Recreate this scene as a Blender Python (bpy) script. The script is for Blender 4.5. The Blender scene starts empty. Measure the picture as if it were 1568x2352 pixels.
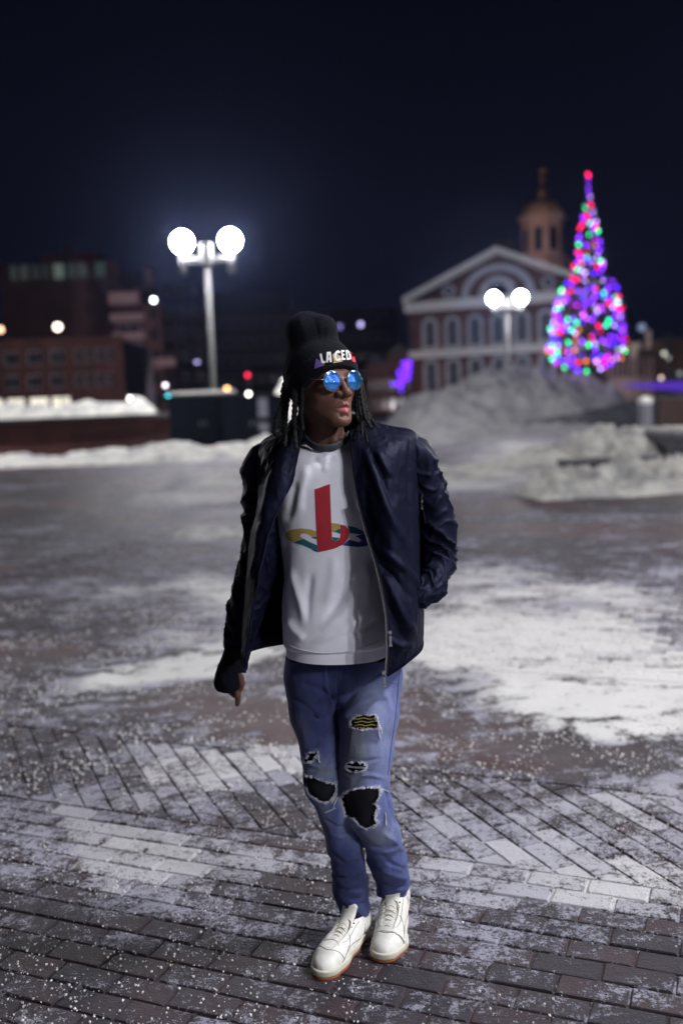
import bpy, bmesh, math, random
import numpy as np
from mathutils import Vector, Matrix
from mathutils.bvhtree import BVHTree

random.seed(7); rng = np.random.default_rng(7)
SC = bpy.context.scene
COL = SC.collection

# ------------------------------------------------------------------ camera
CAM_H = 1.67; FPX = 2287.0; PITCH = math.radians(6.2); ROLL = math.radians(2.3)
_f = np.array([0, math.cos(PITCH), -math.sin(PITCH)]); _r0 = np.array([1.0, 0, 0]); _u0 = np.array([0, math.sin(PITCH), math.cos(PITCH)])
_R = math.cos(ROLL) * _r0 - math.sin(ROLL) * _u0
_U = math.sin(ROLL) * _r0 + math.cos(ROLL) * _u0
_C = np.array([0, 0, CAM_H])
cd = bpy.data.cameras.new('camera'); cam = bpy.data.objects.new('camera', cd); COL.objects.link(cam); SC.camera = cam
cam.matrix_world = Matrix(((_R[0], _U[0], -_f[0], 0), (_R[1], _U[1], -_f[1], 0), (_R[2], _U[2], -_f[2], CAM_H), (0, 0, 0, 1)))
cd.sensor_fit = 'VERTICAL'; cd.sensor_height = 36.0; cd.lens = 36.0 * FPX / 2352.0
cd.clip_start = 0.05; cd.clip_end = 2000
cd.dof.use_dof = True; cd.dof.focus_distance = 2.86; cd.dof.aperture_fstop = 1.4; cd.dof.aperture_blades = 0

# ------------------------------------------------------------------ world (night sky over a city) and exposure
w = bpy.data.worlds.new('World'); SC.world = w; w.use_nodes = True
nt = w.node_tree; nt.nodes.clear()
wo = nt.nodes.new('ShaderNodeOutputWorld'); bg = nt.nodes.new('ShaderNodeBackground')
tc = nt.nodes.new('ShaderNodeTexCoord'); sx = nt.nodes.new('ShaderNodeSeparateXYZ'); cr = nt.nodes.new('ShaderNodeValToRGB')
nt.links.new(tc.outputs['Generated'], sx.inputs[0]); nt.links.new(sx.outputs['Z'], cr.inputs[0])
nt.links.new(cr.outputs[0], bg.inputs[0]); nt.links.new(bg.outputs[0], wo.inputs[0])
cr.color_ramp.elements[0].position = 0.0; cr.color_ramp.elements[0].color = (0.0034, 0.0040, 0.0105, 1)
cr.color_ramp.elements[1].position = 0.45; cr.color_ramp.elements[1].color = (0.0018, 0.0021, 0.0056, 1)
bg.inputs[1].default_value = 1.0
SC.view_settings.view_transform = 'Standard'; SC.view_settings.look = 'None'
SC.view_settings.exposure = 0.0; SC.view_settings.gamma = 1.0; SC.view_settings.use_curve_mapping = False
SC.cycles.max_bounces = 6; SC.cycles.diffuse_bounces = 3; SC.cycles.glossy_bounces = 3
SC.cycles.sample_clamp_indirect = 4.0; SC.cycles.sample_clamp_direct = 0.0
SC.cycles.use_light_tree = True
LAMP_POWER = 1.0; HAZE = 0.00021
SC.cycles.volume_bounces = 0

# ------------------------------------------------------------------ projection helpers (the photograph at 1568 x 2352)
def ray(x, y): return _f + _R * (x - 784) / FPX - _U * (y - 1176) / FPX
def at(x, y, Y):
    d = ray(x, y); return _C + d * (Y / d[1])
def gnd(x, y, z=0.0):
    d = ray(x, y); return _C + d * ((z - CAM_H) / d[2])
def topx(P):
    v = np.asarray(P, float) - _C; k = v @ _f
    return 784 + FPX * (v @ _R) / k, 1176 - FPX * (v @ _U) / k

# ------------------------------------------------------------------ numpy noise
def _hash(ix, iy, iz, s):
    h = (ix.astype(np.int64) * 73856093) ^ (iy.astype(np.int64) * 19349663) ^ (iz.astype(np.int64) * 83492791) ^ (int(s) * 2654435761)
    h = (h ^ (h >> 13)) * 1274126177 & 0x7fffffff
    return ((h ^ (h >> 16)) & 0xffff) / 65535.0
def vnoise(x, y, z=0.0, s=0):
    x, y, z = np.broadcast_arrays(np.asarray(x, float), np.asarray(y, float), np.asarray(z, float))
    ix, iy, iz = np.floor(x), np.floor(y), np.floor(z)
    fx, fy, fz = x - ix, y - iy, z - iz
    fx, fy, fz = [t * t * (3 - 2 * t) for t in (fx, fy, fz)]
    r = 0
    for a in (0, 1):
        for b in (0, 1):
            for c in (0, 1):
                r = r + _hash(ix + a, iy + b, iz + c, s) * (fx if a else 1 - fx) * (fy if b else 1 - fy) * (fz if c else 1 - fz)
    return r * 2 - 1
def fbm(x, y, z=0.0, o=4, s=0):
    r = 0; a = 1.0; t = 0
    for k in range(o):
        f = 2.0 ** k
        r = r + a * vnoise(np.asarray(x) * f, np.asarray(y) * f, np.asarray(z) * f, s + k); t += a; a *= 0.5
    return r / t

# ------------------------------------------------------------------ object helpers
def tag(o, label=None, cat=None, group=None, kind=None):
    if label: o['label'] = label
    if cat: o['category'] = cat
    if group: o['group'] = group
    if kind: o['kind'] = kind
    return o
def thing(name, label, cat, loc=(0, 0, 0), rz=0.0, group=None):
    o = bpy.data.objects.new(name, None); COL.objects.link(o); o.empty_display_size = 0.2
    o.location = loc; o.rotation_euler = (0, 0, rz)
    return tag(o, label, cat, group)
def mobj(name, V, F, mat, parent=None, smooth=False, world=False, attrs=None):
    me = bpy.data.meshes.new(name)
    V = np.asarray(V, float)
    me.from_pydata([tuple(v) for v in V], [], [tuple(int(i) for i in f) for f in F])
    me.validate()
    if mat: me.materials.append(mat)
    if smooth: me.shade_smooth()
    if attrs:
        for k, v in attrs.items():
            v = np.asarray(v, np.float32)
            if v.ndim == 1:
                a = me.attributes.new(k, 'FLOAT', 'POINT'); a.data.foreach_set('value', v)
            else:
                a = me.attributes.new(k, 'FLOAT_COLOR', 'POINT')
                a.data.foreach_set('color', np.hstack([v, np.ones((len(v), 1), np.float32)]).ravel() if v.shape[1] == 3 else v.ravel())
    me.update()
    o = bpy.data.objects.new(name, me); COL.objects.link(o)
    if parent:
        o.parent = parent
        if world: o.matrix_parent_inverse = parent_matrix(parent).inverted()
    return o
def parent_matrix(p):
    m = p.matrix_basis.copy()
    if p.parent: m = parent_matrix(p.parent) @ p.matrix_parent_inverse @ m
    return m
class MB:
    """collects solids, then links them as one mesh object"""
    def __init__(s): s.v = []; s.f = []
    def add(s, V, F):
        n = len(s.v); s.v.extend([tuple(map(float, v)) for v in V]); s.f.extend([tuple(n + int(i) for i in f) for f in F]); return s
    def box(s, x0, x1, y0, y1, z0, z1, b=0.0):
        if b <= 0:
            V = [(x, y, z) for z in (z0, z1) for (x, y) in ((x0, y0), (x1, y0), (x1, y1), (x0, y1))]
            return s.add(V, [(0, 3, 2, 1), (4, 5, 6, 7), (0, 1, 5, 4), (1, 2, 6, 5), (2, 3, 7, 6), (3, 0, 4, 7)])
        bm = bmesh.new(); bmesh.ops.create_cube(bm, size=1)
        for v in bm.verts: v.co = Vector(((x0 + x1) / 2 + v.co.x * (x1 - x0), (y0 + y1) / 2 + v.co.y * (y1 - y0), (z0 + z1) / 2 + v.co.z * (z1 - z0)))
        bmesh.ops.bevel(bm, geom=bm.edges[:], offset=b, segments=1, affect='EDGES')
        bm.verts.ensure_lookup_table(); bm.verts.index_update()
        s.add([v.co for v in bm.verts], [[v.index for v in f.verts] for f in bm.faces]); bm.free(); return s
    def tube(s, pts, rad, n=10, cap=True, flat=None):
        V, F = tube_geo(pts, rad, n, cap, flat); return s.add(V, F)
    def sphere(s, c, r, n=16, m=10, sc=(1, 1, 1)):
        V = [(c[0], c[1], c[2] - r * sc[2])]; F = []
        for j in range(1, m):
            a = math.pi * j / m
            for i in range(n):
                b = 2 * math.pi * i / n
                V.append((c[0] + r * sc[0] * math.sin(a) * math.cos(b), c[1] + r * sc[1] * math.sin(a) * math.sin(b), c[2] - r * sc[2] * math.cos(a)))
        V.append((c[0], c[1], c[2] + r * sc[2])); L = len(V) - 1
        for i in range(n):
            k = (i + 1) % n
            F.append((0, 1 + k, 1 + i)); F.append((L, 1 + (m - 2) * n + i, 1 + (m - 2) * n + k))
            for j in range(m - 2): F.append((1 + j * n + i, 1 + j * n + k, 1 + (j + 1) * n + k, 1 + (j + 1) * n + i))
        return s.add(V, F)
    def prism(s, poly, y0, y1):
        """polygon in x,z extruded from y0 to y1"""
        n = len(poly)
        V = [(p[0], y0, p[1]) for p in poly] + [(p[0], y1, p[1]) for p in poly]
        F = [tuple(range(n)), tuple(range(2 * n - 1, n - 1, -1))] + [(i, n + i, n + (i + 1) % n, (i + 1) % n) for i in range(n)]
        return s.add(V, F)
    def build(s, name, mat, parent=None, smooth=False, **k): return mobj(name, s.v, s.f, mat, parent, smooth, **k)
def tube_geo(pts, rad, n=10, cap=True, flat=None):
    P = np.asarray(pts, float); m = len(P)
    rad = np.full(m, rad) if np.isscalar(rad) else np.asarray(rad, float)
    T = np.gradient(P, axis=0) if m > 2 else np.repeat([P[-1] - P[0]], m, 0)
    T = T / (np.linalg.norm(T, axis=1, keepdims=True) + 1e-12)
    up = np.array([0, 1.0, 0]) if abs(T[0][1]) < 0.8 else np.array([1.0, 0, 0])
    A = np.cross(up, T[0]); A /= np.linalg.norm(A)
    V = []; 
    for i in range(m):
        A = A - T[i] * (A @ T[i]); A /= np.linalg.norm(A) + 1e-12; B = np.cross(T[i], A)
        for k in range(n):
            a = 2 * math.pi * k / n
            V.append(P[i] + rad[i] * (math.cos(a) * A + math.sin(a) * B * (flat if flat else 1)))
    F = [(i * n + k, i * n + (k + 1) % n, (i + 1) * n + (k + 1) % n, (i + 1) * n + k) for i in range(m - 1) for k in range(n)]
    if cap: F += [tuple(range(n - 1, -1, -1)), tuple((m - 1) * n + k for k in range(n))]
    return V, F
def catmull(P, n):
    P = np.asarray(P, float); m = len(P)
    Q = np.vstack([2 * P[0] - P[1], P, 2 * P[-1] - P[-2]])
    t = np.linspace(0, m - 1 - 1e-9, n); i = t.astype(int); u = (t - i)[:, None]
    a, b, c, d = Q[i], Q[i + 1], Q[i + 2], Q[i + 3]
    return 0.5 * (2 * b + (c - a) * u + (2 * a - 5 * b + 4 * c - d) * u ** 2 + (3 * b - a - 3 * c + d) * u ** 3)
def copy_tree(o, parent=None):
    c = o.copy(); COL.objects.link(c)
    if parent: c.parent = parent
    for ch in list(o.children): copy_tree(ch, c)
    return c

# ------------------------------------------------------------------ material helper
class NT:
    def __init__(s, name):
        s.m = bpy.data.materials.new(name); s.m.use_nodes = True; s.t = s.m.node_tree
        s.b = s.t.nodes['Principled BSDF']; s.out = s.t.nodes['Material Output']
    def n(s, typ, **k):
        x = s.t.nodes.new('ShaderNode' + typ)
        for a, v in k.items():
            if a.startswith('_'): x.inputs[a[1:].replace('_', ' ')].default_value = v
            else: setattr(x, a, v)
        return x
    def l(s, a, b): s.t.links.new(a, b)
    def coord(s, kind='Object', scale=(1, 1, 1), rot=(0, 0, 0)):
        if kind == 'World': o = s.n('NewGeometry').outputs['Position']
        else: o = s.n('TexCoord').outputs[kind]
        mp = s.n('Mapping'); mp.inputs['Scale'].default_value = scale; mp.inputs['Rotation'].default_value = rot
        s.l(o, mp.inputs[0]); return mp.outputs[0]
    def noise(s, vec, scale, detail=4, rough=0.55, lac=2.0):
        x = s.n('TexNoise'); x.inputs['Scale'].default_value = scale; x.inputs['Detail'].default_value = detail; x.inputs['Roughness'].default_value = rough
        s.l(vec, x.inputs['Vector']); return x.outputs['Fac']
    def math(s, op, a, b=0.0, clamp=False):
        x = s.n('Math', operation=op, use_clamp=clamp)
        for i, v in enumerate((a, b)):
            if isinstance(v, (int, float)): x.inputs[i].default_value = v
            else: s.l(v, x.inputs[i])
        return x.outputs[0]
    def ramp(s, fac, stops):
        x = s.n('ValToRGB'); e = x.color_ramp.elements
        while len(e) < len(stops): e.new(0.5)
        for i, (p, c) in enumerate(stops):
            e[i].position = p; e[i].color = (c, c, c, 1) if isinstance(c, (int, float)) else (*c, 1)
        s.l(fac, x.inputs[0]); return x.outputs[0]
    def mix(s, fac, a, b, mode='MIX'):
        x = s.n('Mix', data_type='RGBA', blend_type=mode)
        for i, v in ((0, fac), (6, a), (7, b)):
            if isinstance(v, (int, float)): x.inputs[i].default_value = v
            elif isinstance(v, tuple): x.inputs[i].default_value = (*v, 1)
            else: s.l(v, x.inputs[i])
        return x.outputs[2]
    def bump(s, h, strength=0.3, dist=0.01):
        x = s.n('Bump'); x.inputs['Strength'].default_value = strength; x.inputs['Distance'].default_value = dist
        s.l(h, x.inputs['Height']); s.l(x.outputs[0], s.b.inputs['Normal']); return x
    def set(s, **k):
        for a, v in k.items():
            i = s.b.inputs[a.replace('_', ' ')]
            if isinstance(v, tuple) and len(v) == 3 and i.type == 'RGBA': v = (*v, 1)
            if hasattr(v, 'is_linked') or hasattr(v, 'links'): s.l(v, i)
            else: i.default_value = v
        return s
def mat(name, col, rough=0.7, metal=0.0, var=0.25, scale=8.0, bump=0.0, bscale=60.0, kind='Object', **k):
    t = NT(name); v = t.coord(kind)
    f = t.noise(v, scale, 5)
    c1 = tuple(c * (1 - var) for c in col); c2 = tuple(min(1, c * (1 + var)) for c in col)
    t.set(Base_Color=t.ramp(f, [(0.3, c1), (0.7, c2)]), Roughness=rough, Metallic=metal)
    if bump: t.bump(t.noise(v, bscale, 4), bump, 0.01)
    for a, x in k.items(): t.set(**{a: x})
    return t.m
def emit(name, col, strength, sample=False):
    t = NT(name); t.set(Base_Color=(0.02, 0.02, 0.02), Emission_Color=col, Emission_Strength=strength)
    try: t.m.cycles.emission_sampling = 'AUTO' if sample else 'NONE'
    except Exception: pass
    return t.m

# ------------------------------------------------------------------ the plaza ground: coverage of snow and grit, some shade painted in
# blobs: px, py, rx, ry, tilt(deg), strength
BLOBS = [(520, 1105, 200, 26, 0, .5), (560, 1190, 120, 30, 0, .45), (1320, 1375, 330, 55, 0, .45), (1070, 1470, 150, 70, 0, .55), (1060, 1290, 120, 40, 0, .3), (420, 1470, 200, 30, 0, .35), (600, 1250, 120, 40, 0, .25), (300, 1340, 200, 30, 0, .2),
         (1330, 1600, 300, 100, 3, 1.0), (1180, 1490, 190, 55, 0, .75), (1450, 1560, 200, 120, 0, .85), (1350, 1430, 260, 70, 4, .55),
         (1150, 1340, 170, 40, 0, .4), (390, 1545, 190, 30, -10, 1.0), (500, 1520, 90, 36, -8, .9), (450, 1222, 115, 20, 0, .95), (430, 1380, 170, 50, 0, .42), (560, 1330, 120, 60, 0, .55),
         (420, 1130, 260, 30, 0, .25), (1100, 1100, 150, 36, 0, .85), (1190, 1038, 110, 20, -6, .9), (20, 1120, 35, 14, 0, .95), (120, 1203, 50, 10, -6, .6),
         (620, 1085, 300, 25, 0, .25), (480, 1440, 200, 40, 0, .35), (620, 1480, 80, 30, 0, .6),
         (430, 1770, 210, 55, 0, .75), (150, 1880, 200, 60, 0, .50), (1330, 1860, 260, 90, 0, .50), (1200, 2010, 320, 80, 6, .55), (1450, 2040, 150, 60, 0, .45),
         (500, 1960, 240, 80, 0, .42), (330, 1990, 180, 60, 0, .38), (650, 1730, 110, 40, 0, .7), (1000, 1870, 70, 40, 0, .4), (300, 1650, 300, 40, 0, .25), (1000, 1420, 120, 60, 0, .4), (200, 2060, 300, 50, 0, .2)]
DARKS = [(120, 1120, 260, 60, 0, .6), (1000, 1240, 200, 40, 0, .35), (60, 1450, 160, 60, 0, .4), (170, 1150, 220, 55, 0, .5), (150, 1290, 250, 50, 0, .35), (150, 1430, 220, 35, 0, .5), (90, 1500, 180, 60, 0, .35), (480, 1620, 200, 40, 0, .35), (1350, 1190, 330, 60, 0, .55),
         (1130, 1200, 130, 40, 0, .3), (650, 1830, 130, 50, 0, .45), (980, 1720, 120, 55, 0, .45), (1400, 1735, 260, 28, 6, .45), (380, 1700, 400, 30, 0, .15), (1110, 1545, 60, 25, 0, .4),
         (1290, 1690, 40, 14, 0, .5), (1350, 1510, 220, 14, -4, .5), (1000, 1600, 80, 60, 0, .3), (800, 2260, 1100, 90, 0, .25), (560, 1905, 160, 35, 0, .4), (1300, 2290, 500, 90, 0, .2), (620, 2040, 200, 30, 0, .3), (330, 1880, 130, 25, 0, .3), (1430, 2200, 200, 40, 0, .2)]  # foreground entries: barer brick that also paints in the person's shadow
def coverage(P):
    P = np.asarray(P, float)
    v = P - _C; k = v @ _f; ok = k > 0.3; k = np.where(ok, k, 1)
    x = 784 + FPX * (v @ _R) / k; y = 1176 - FPX * (v @ _U) / k
    wob = fbm(P[:, 0] * 1.3, P[:, 1] * 1.3, 0, 4, 3)
    wx = fbm(P[:, 0] * .9, P[:, 1] * .9, 5, 3, 9)
    s = 0.33 + 0.34 * wob
    def g(b):
        a = math.radians(b[4]); dx = x - b[0] + wx * b[2] * .35; dy = y - b[1] + wob * b[3] * .45
        u = (dx * math.cos(a) + dy * math.sin(a)) / b[2]; t = (-dx * math.sin(a) + dy * math.cos(a)) / b[3]
        return np.clip(1.6 - np.sqrt(u * u + t * t) * 1.1, 0, 1)
    for b in BLOBS: s = s + g(b) * b[5] * .66
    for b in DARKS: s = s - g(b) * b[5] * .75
    return np.where(ok, np.clip(s, 0, 1.2), 0.35)
# ------------------------------------------------------------------ shared materials
def snow_mat(name='snow', dirty=0.0):
    t = NT(name); v = t.coord('World')
    c = t.ramp(t.noise(v, 1.4, 6, .65), [(0.3, (.30 - .1 * dirty, .30 - .1 * dirty, .33 - .1 * dirty)), (0.55, (.80 - .46 * dirty, .78 - .44 * dirty, .71 - .34 * dirty))])
    c = t.mix(t.ramp(t.noise(v, 14, 4), [(.55, 0), (.75, .5)]), c, (.22, .20, .20))
    t.set(Base_Color=c, Roughness=.75); t.bump(t.noise(v, 5, 6, .7), .8, .15); return t.m
M_SNOW = snow_mat(); M_SNOWD = snow_mat('dirty_snow', .75)
def paving_mat(name, base, island, worn=True):
    t = NT(name); v = t.coord('World')
    def att(kind):
        a = t.n('Attribute'); a.attribute_type = kind; a.attribute_name = 'snow'; return a.outputs['Fac']
    s = t.math('ADD', att('GEOMETRY'), att('OBJECT'))
    fine = t.noise(v, 26, 6, .68); mid = t.noise(v, 7, 4, .6); grit = t.noise(v, 170, 3, .7)
    if island:
        rnd = t.math('FRACT', t.math('ADD', t.n('ObjectInfo').outputs['Random'], t.n('NewGeometry').outputs['Random Per Island']))
        base_c = t.ramp(rnd, [(0, (.028, .023, .032)), (.3, (.048, .026, .033)), (.55, (.036, .028, .037)), (.8, (.056, .034, .040)), (1, (.022, .021, .031))])
        base_c = t.mix(t.ramp(mid, [(.4, 0), (.65, .65)]), base_c, (.026, .025, .036))
        rs = t.math('MULTIPLY', t.math('SUBTRACT', rnd, .5), .34)
        # frost lies on the middle of each brick; the worn arrises stay bare
        e = t.n('Attribute'); e.attribute_type = 'GEOMETRY'; e.attribute_name = 'edge'
        rs = t.math('SUBTRACT', rs, t.math('MULTIPLY', e.outputs['Fac'], .13))
    else:
        base_c = t.ramp(mid, [(.3, (.022, .021, .028)), (.7, (.055, .048, .056))]); rs = 0.0
        warm = t.noise(v, .35, 3); base_c = t.mix(t.ramp(warm, [(.44, 0), (.56, .9)]), base_c, (.085, .046, .046))
    big = t.noise(v, 1.6, 5, .62)
    k = t.math('ADD', t.math('ADD', s, rs), t.math('ADD', t.math('MULTIPLY', t.math('SUBTRACT', big, .5), 1.9), (.14 if island else .08)))
    k = t.math('ADD', k, t.math('MULTIPLY', t.math('SUBTRACT', fine, .5), 2.4 if island else 1.7))
    k = t.math('ADD', k, t.math('MULTIPLY', t.math('SUBTRACT', mid, .5), 2.0 if island else 3.0))
    k = t.math('ADD', k, t.math('MULTIPLY', t.math('SUBTRACT', grit, .5), 1.6))
    st = t.noise(t.coord('World', scale=(.8, 3.2, 1), rot=(0, 0, .12)), 1.6, 5, .65)
    k = t.math('ADD', k, t.math('MULTIPLY', t.math('SUBTRACT', st, .5), (.9 if worn else 1.6) if island else 2.6))
    pit = t.noise(v, 75, 5, .7)
    k = t.math('ADD', k, t.math('MULTIPLY', t.math('SUBTRACT', pit, .5), 2.4 if island else 1.6))
    if not island: k = t.math('ADD', k, t.math('MULTIPLY', t.math('SUBTRACT', t.noise(t.coord('World', scale=(.5, 1, 1)), .42, 3, .5), .5), 2.4))
    cover = t.ramp(k, [(.40, 0), (.54, .40), (.74, .90), (1.0, 1)])
    frost = t.mix(t.ramp(s, [(.55, 0), (.95, 1)]), (.36, .355, .43), (.60, .59, .61) if worn else (.74, .73, .71))
    c = t.mix(cover, base_c, frost)
    t.set(Base_Color=c, Roughness=t.ramp(cover, [(0, .55), (.5, .85)]), Specular_IOR_Level=.35)
    t.bump(t.math('ADD', t.math('MULTIPLY', fine, .6), t.math('ADD', t.math('MULTIPLY', cover, .35), t.math('MULTIPLY', grit, .4))), .8, .016)
    return t.m
M_BRICKP = paving_mat('frosted_brick', None, True)
M_BRICKF = paving_mat('snow_covered_brick', None, True, False)
M_GROUND = paving_mat('snowy_asphalt', None, False, False)

# ------------------------------------------------------------------ ground
def grid_sheet(xs, ys, zf):
    X, Y = np.meshgrid(xs, ys); nx = len(xs); P = np.stack([X.ravel(), Y.ravel(), np.zeros(X.size)], 1)
    P[:, 2] = zf(P[:, 0], P[:, 1])
    F = [(j * nx + i, j * nx + i + 1, (j + 1) * nx + i + 1, (j + 1) * nx + i) for j in range(len(ys) - 1) for i in range(nx - 1)]
    return P, F
EB = np.array([math.cos(math.radians(-22.5)), math.sin(math.radians(-22.5)), 0]); NB = np.array([-EB[1], EB[0], 0])
def ground_z(x, y):
    n = x * NB[0] + y * NB[1]
    z = -0.008 + 0 * x
    asph = np.clip((n - 4.25) / .1, 0, 1) * np.clip((5.75 - n) / .15, 0, 1) + np.clip((n - 10.9) / .1, 0, 1)
    z = z + asph * (.008 + .03 * np.clip(fbm(x * 2.2, y * 2.2, 0, 5, 5), -.25, 1) + .012 * np.clip(fbm(x * 8, y * 8, 0, 2, 8), -.2, 1))
    return z
xs = np.concatenate([[-600, -200, -80, -40, -24, -16], np.arange(-11, 11.01, .09), [16, 24, 40, 80, 200, 600]])
ys = np.concatenate([[-60, -20, -8, -3, 0, 1], np.arange(1.6, 14, .06), np.arange(14, 34, .25), [36, 40, 50, 70, 110, 200, 400, 1200]])
P, Fc = grid_sheet(xs, ys, ground_z)
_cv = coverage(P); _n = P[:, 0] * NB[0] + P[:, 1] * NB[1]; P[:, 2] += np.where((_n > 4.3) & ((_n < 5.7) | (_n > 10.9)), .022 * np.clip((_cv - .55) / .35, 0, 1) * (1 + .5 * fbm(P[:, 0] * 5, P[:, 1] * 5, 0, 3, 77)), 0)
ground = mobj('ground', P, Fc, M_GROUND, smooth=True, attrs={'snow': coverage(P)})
tag(ground, 'snow dusted plaza ground of dark paving reaching to the buildings', kind='structure')

def clip_poly(poly, n0, n1):
    for (sgn, lim) in ((1, n1), (-1, -n0)):
        out = []
        for i in range(len(poly)):
            a, b = poly[i], poly[(i + 1) % len(poly)]
            da, db = sgn * (a @ NB[:2]) - lim, sgn * (b @ NB[:2]) - lim
            if da <= 0: out.append(a)
            if da * db < 0: out.append(a + (b - a) * (da / (da - db)))
        poly = out
        if len(poly) < 3: return []
    return poly
BL, BW, GAP = .2032, .1016, .007
def lay(n0, n1, e0, e1, ang, clip):
    c, s = math.cos(math.radians(-22.5 + ang)), math.sin(math.radians(-22.5 + ang))
    a = np.array([c, s]); b = np.array([-s, c]); out = []
    L = max(abs(e0), abs(e1)) + 8
    for j in range(int(-L / BW), int(L / BW) + 1):
        if not clip and not (n0 - 1e-6 <= (j * BW) < n1 - BW / 2): continue
        off = (BL / 2 if j % 2 else 0) + random.uniform(-.01, .01)
        for i in range(int(-L / BL), int(L / BL) + 1):
            ctr = a * (i * BL + off) + b * ((j + .5) * BW)
            ce, cn = ctr @ EB[:2], ctr @ NB[:2]
            if not (e0 < ce < e1) or not (n0 - .15 < cn < n1 + .15): continue
            hl, hw = (BL - GAP) / 2, (BW - GAP) / 2
            poly = [ctr + a * (x * hl) + b * (y * hw) for x, y in ((-1, -1), (1, -1), (1, 1), (-1, 1))]
            if clip:
                poly = clip_poly(poly, n0 + .004, n1 - .004)
                if len(poly) < 3: continue
                q = np.array(poly); ar = .5 * abs(np.dot(q[:, 0], np.roll(q[:, 1], 1)) - np.dot(q[:, 1], np.roll(q[:, 0], 1)))
                if ar < .0012: continue
            out.append((ctr, ang, poly, len(poly) == 4))
    return out
courses = lay(.7, 3.32, -4.2, 4.2, 0, False)
courses = [c for c in courses if (c[0] @ NB[:2]) < 3.32]
top_n = max(c[0] @ NB[:2] for c in courses) + BW / 2
GAP = .0055
diag = lay(top_n, top_n + .82, -4.6, 4.6, -45, True)
b0 = top_n + .82
edge = []
for i in range(-24, 24):
    a, b = EB[:2], NB[:2]; ctr = a * (i * BL + .05) + b * (b0 + BW / 2)
    edge.append((ctr, 0, [ctr + a * (x * (BL - GAP) / 2) + b * (y * (BW - GAP) / 2) for x, y in ((-1, -1), (1, -1), (1, 1), (-1, 1))], True))
GAP = .008
far = lay(5.8, 10.9, -7.5, 7.5, 0, False)
def brick_geo(poly, z, tilt=(0, 0)):
    q = np.array(poly); c = q.mean(0); n = len(q)
    d = q - c; ln = np.linalg.norm(d, axis=1, keepdims=True)
    def ring(k, zz): return [(p[0], p[1], zz + tilt[0] * (p[0] - c[0]) + tilt[1] * (p[1] - c[1])) for p in (c + d * (1 - k / ln))]
    # skirt, shoulder, top edge, inner top
    V = ring(0, z - .035) + ring(0, z - .005) + ring(.005, z) + ring(.020, z + .0008)
    F = [(k * n + i, k * n + (i + 1) % n, (k + 1) * n + (i + 1) % n, (k + 1) * n + i) for k in range(3) for i in range(n)]
    F.append(tuple(3 * n + i for i in range(n)))
    E = [1] * (3 * n) + [0] * n
    return V, F, E
near = courses + diag + edge
def in_view(c):
    x, y = topx((c[0], c[1], 0)); return -60 < x < 1630 and 900 < y < 2420
def size_px(b):
    if not in_view(b[0]) or b[0][1] < 1.8: return -1
    q = [topx((p[0], p[1], 0)) for p in b[2]]; q = np.array(q)
    return .5 * abs(np.dot(q[:, 0], np.roll(q[:, 1], 1)) - np.dot(q[:, 1], np.roll(q[:, 0], 1)))
ranked = sorted(range(len(near)), key=lambda i: -size_px(near[i]))
singles = set(ranked[:300])
protos = []
for k in range(6):
    h = [(-1, -1), (1, -1), (1, 1), (-1, 1)]
    poly = [np.array([x * (BL - GAP) / 2 + random.uniform(-.002, .002), y * (BW - GAP) / 2 + random.uniform(-.0015, .0015)]) for x, y in h]
    V, F, E = brick_geo(poly, 0)
    o = mobj('brick', V, F, M_BRICKP, None, attrs={'edge': E}); protos.append(o)
V, F, E, S = [], [], [], []
used = 0; n_near = None
for i, b in enumerate(near + far):
    if i == len(near):
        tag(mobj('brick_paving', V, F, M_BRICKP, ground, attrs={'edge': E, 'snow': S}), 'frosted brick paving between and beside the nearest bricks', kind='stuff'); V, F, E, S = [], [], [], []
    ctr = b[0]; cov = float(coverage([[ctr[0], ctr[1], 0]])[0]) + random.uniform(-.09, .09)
    dz = random.uniform(-.0035, .0015)
    if i in singles:
        full = b[3] and np.linalg.norm(np.mean(b[2], 0) - ctr) < 1e-4
        if full:
            o = protos[used] if used < len(protos) else protos[used % 6].copy()
            if used >= len(protos): COL.objects.link(o)
            used += 1
            o.location = (ctr[0], ctr[1], dz); o.rotation_euler = (random.uniform(-.012, .012), random.uniform(-.008, .008), math.radians(-22.5 + b[1]) + random.uniform(-.012, .012))
        else:
            c = np.mean(b[2], 0); v, f, e = brick_geo([p - c for p in b[2]], 0); o = mobj('brick', v, f, M_BRICKP, None, attrs={'edge': e}); o.location = (c[0], c[1], dz)
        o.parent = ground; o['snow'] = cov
    else:
        v, f, e = brick_geo(b[2], dz, (random.uniform(-.012, .012), random.uniform(-.012, .012)))
        n = len(V); V += v; E += e; S += [cov] * len(v); F += [tuple(n + q for q in x) for x in f]
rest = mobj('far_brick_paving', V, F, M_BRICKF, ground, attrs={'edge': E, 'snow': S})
tag(rest, 'snow covered brick paving across the middle of the plaza', kind='stuff')

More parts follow.
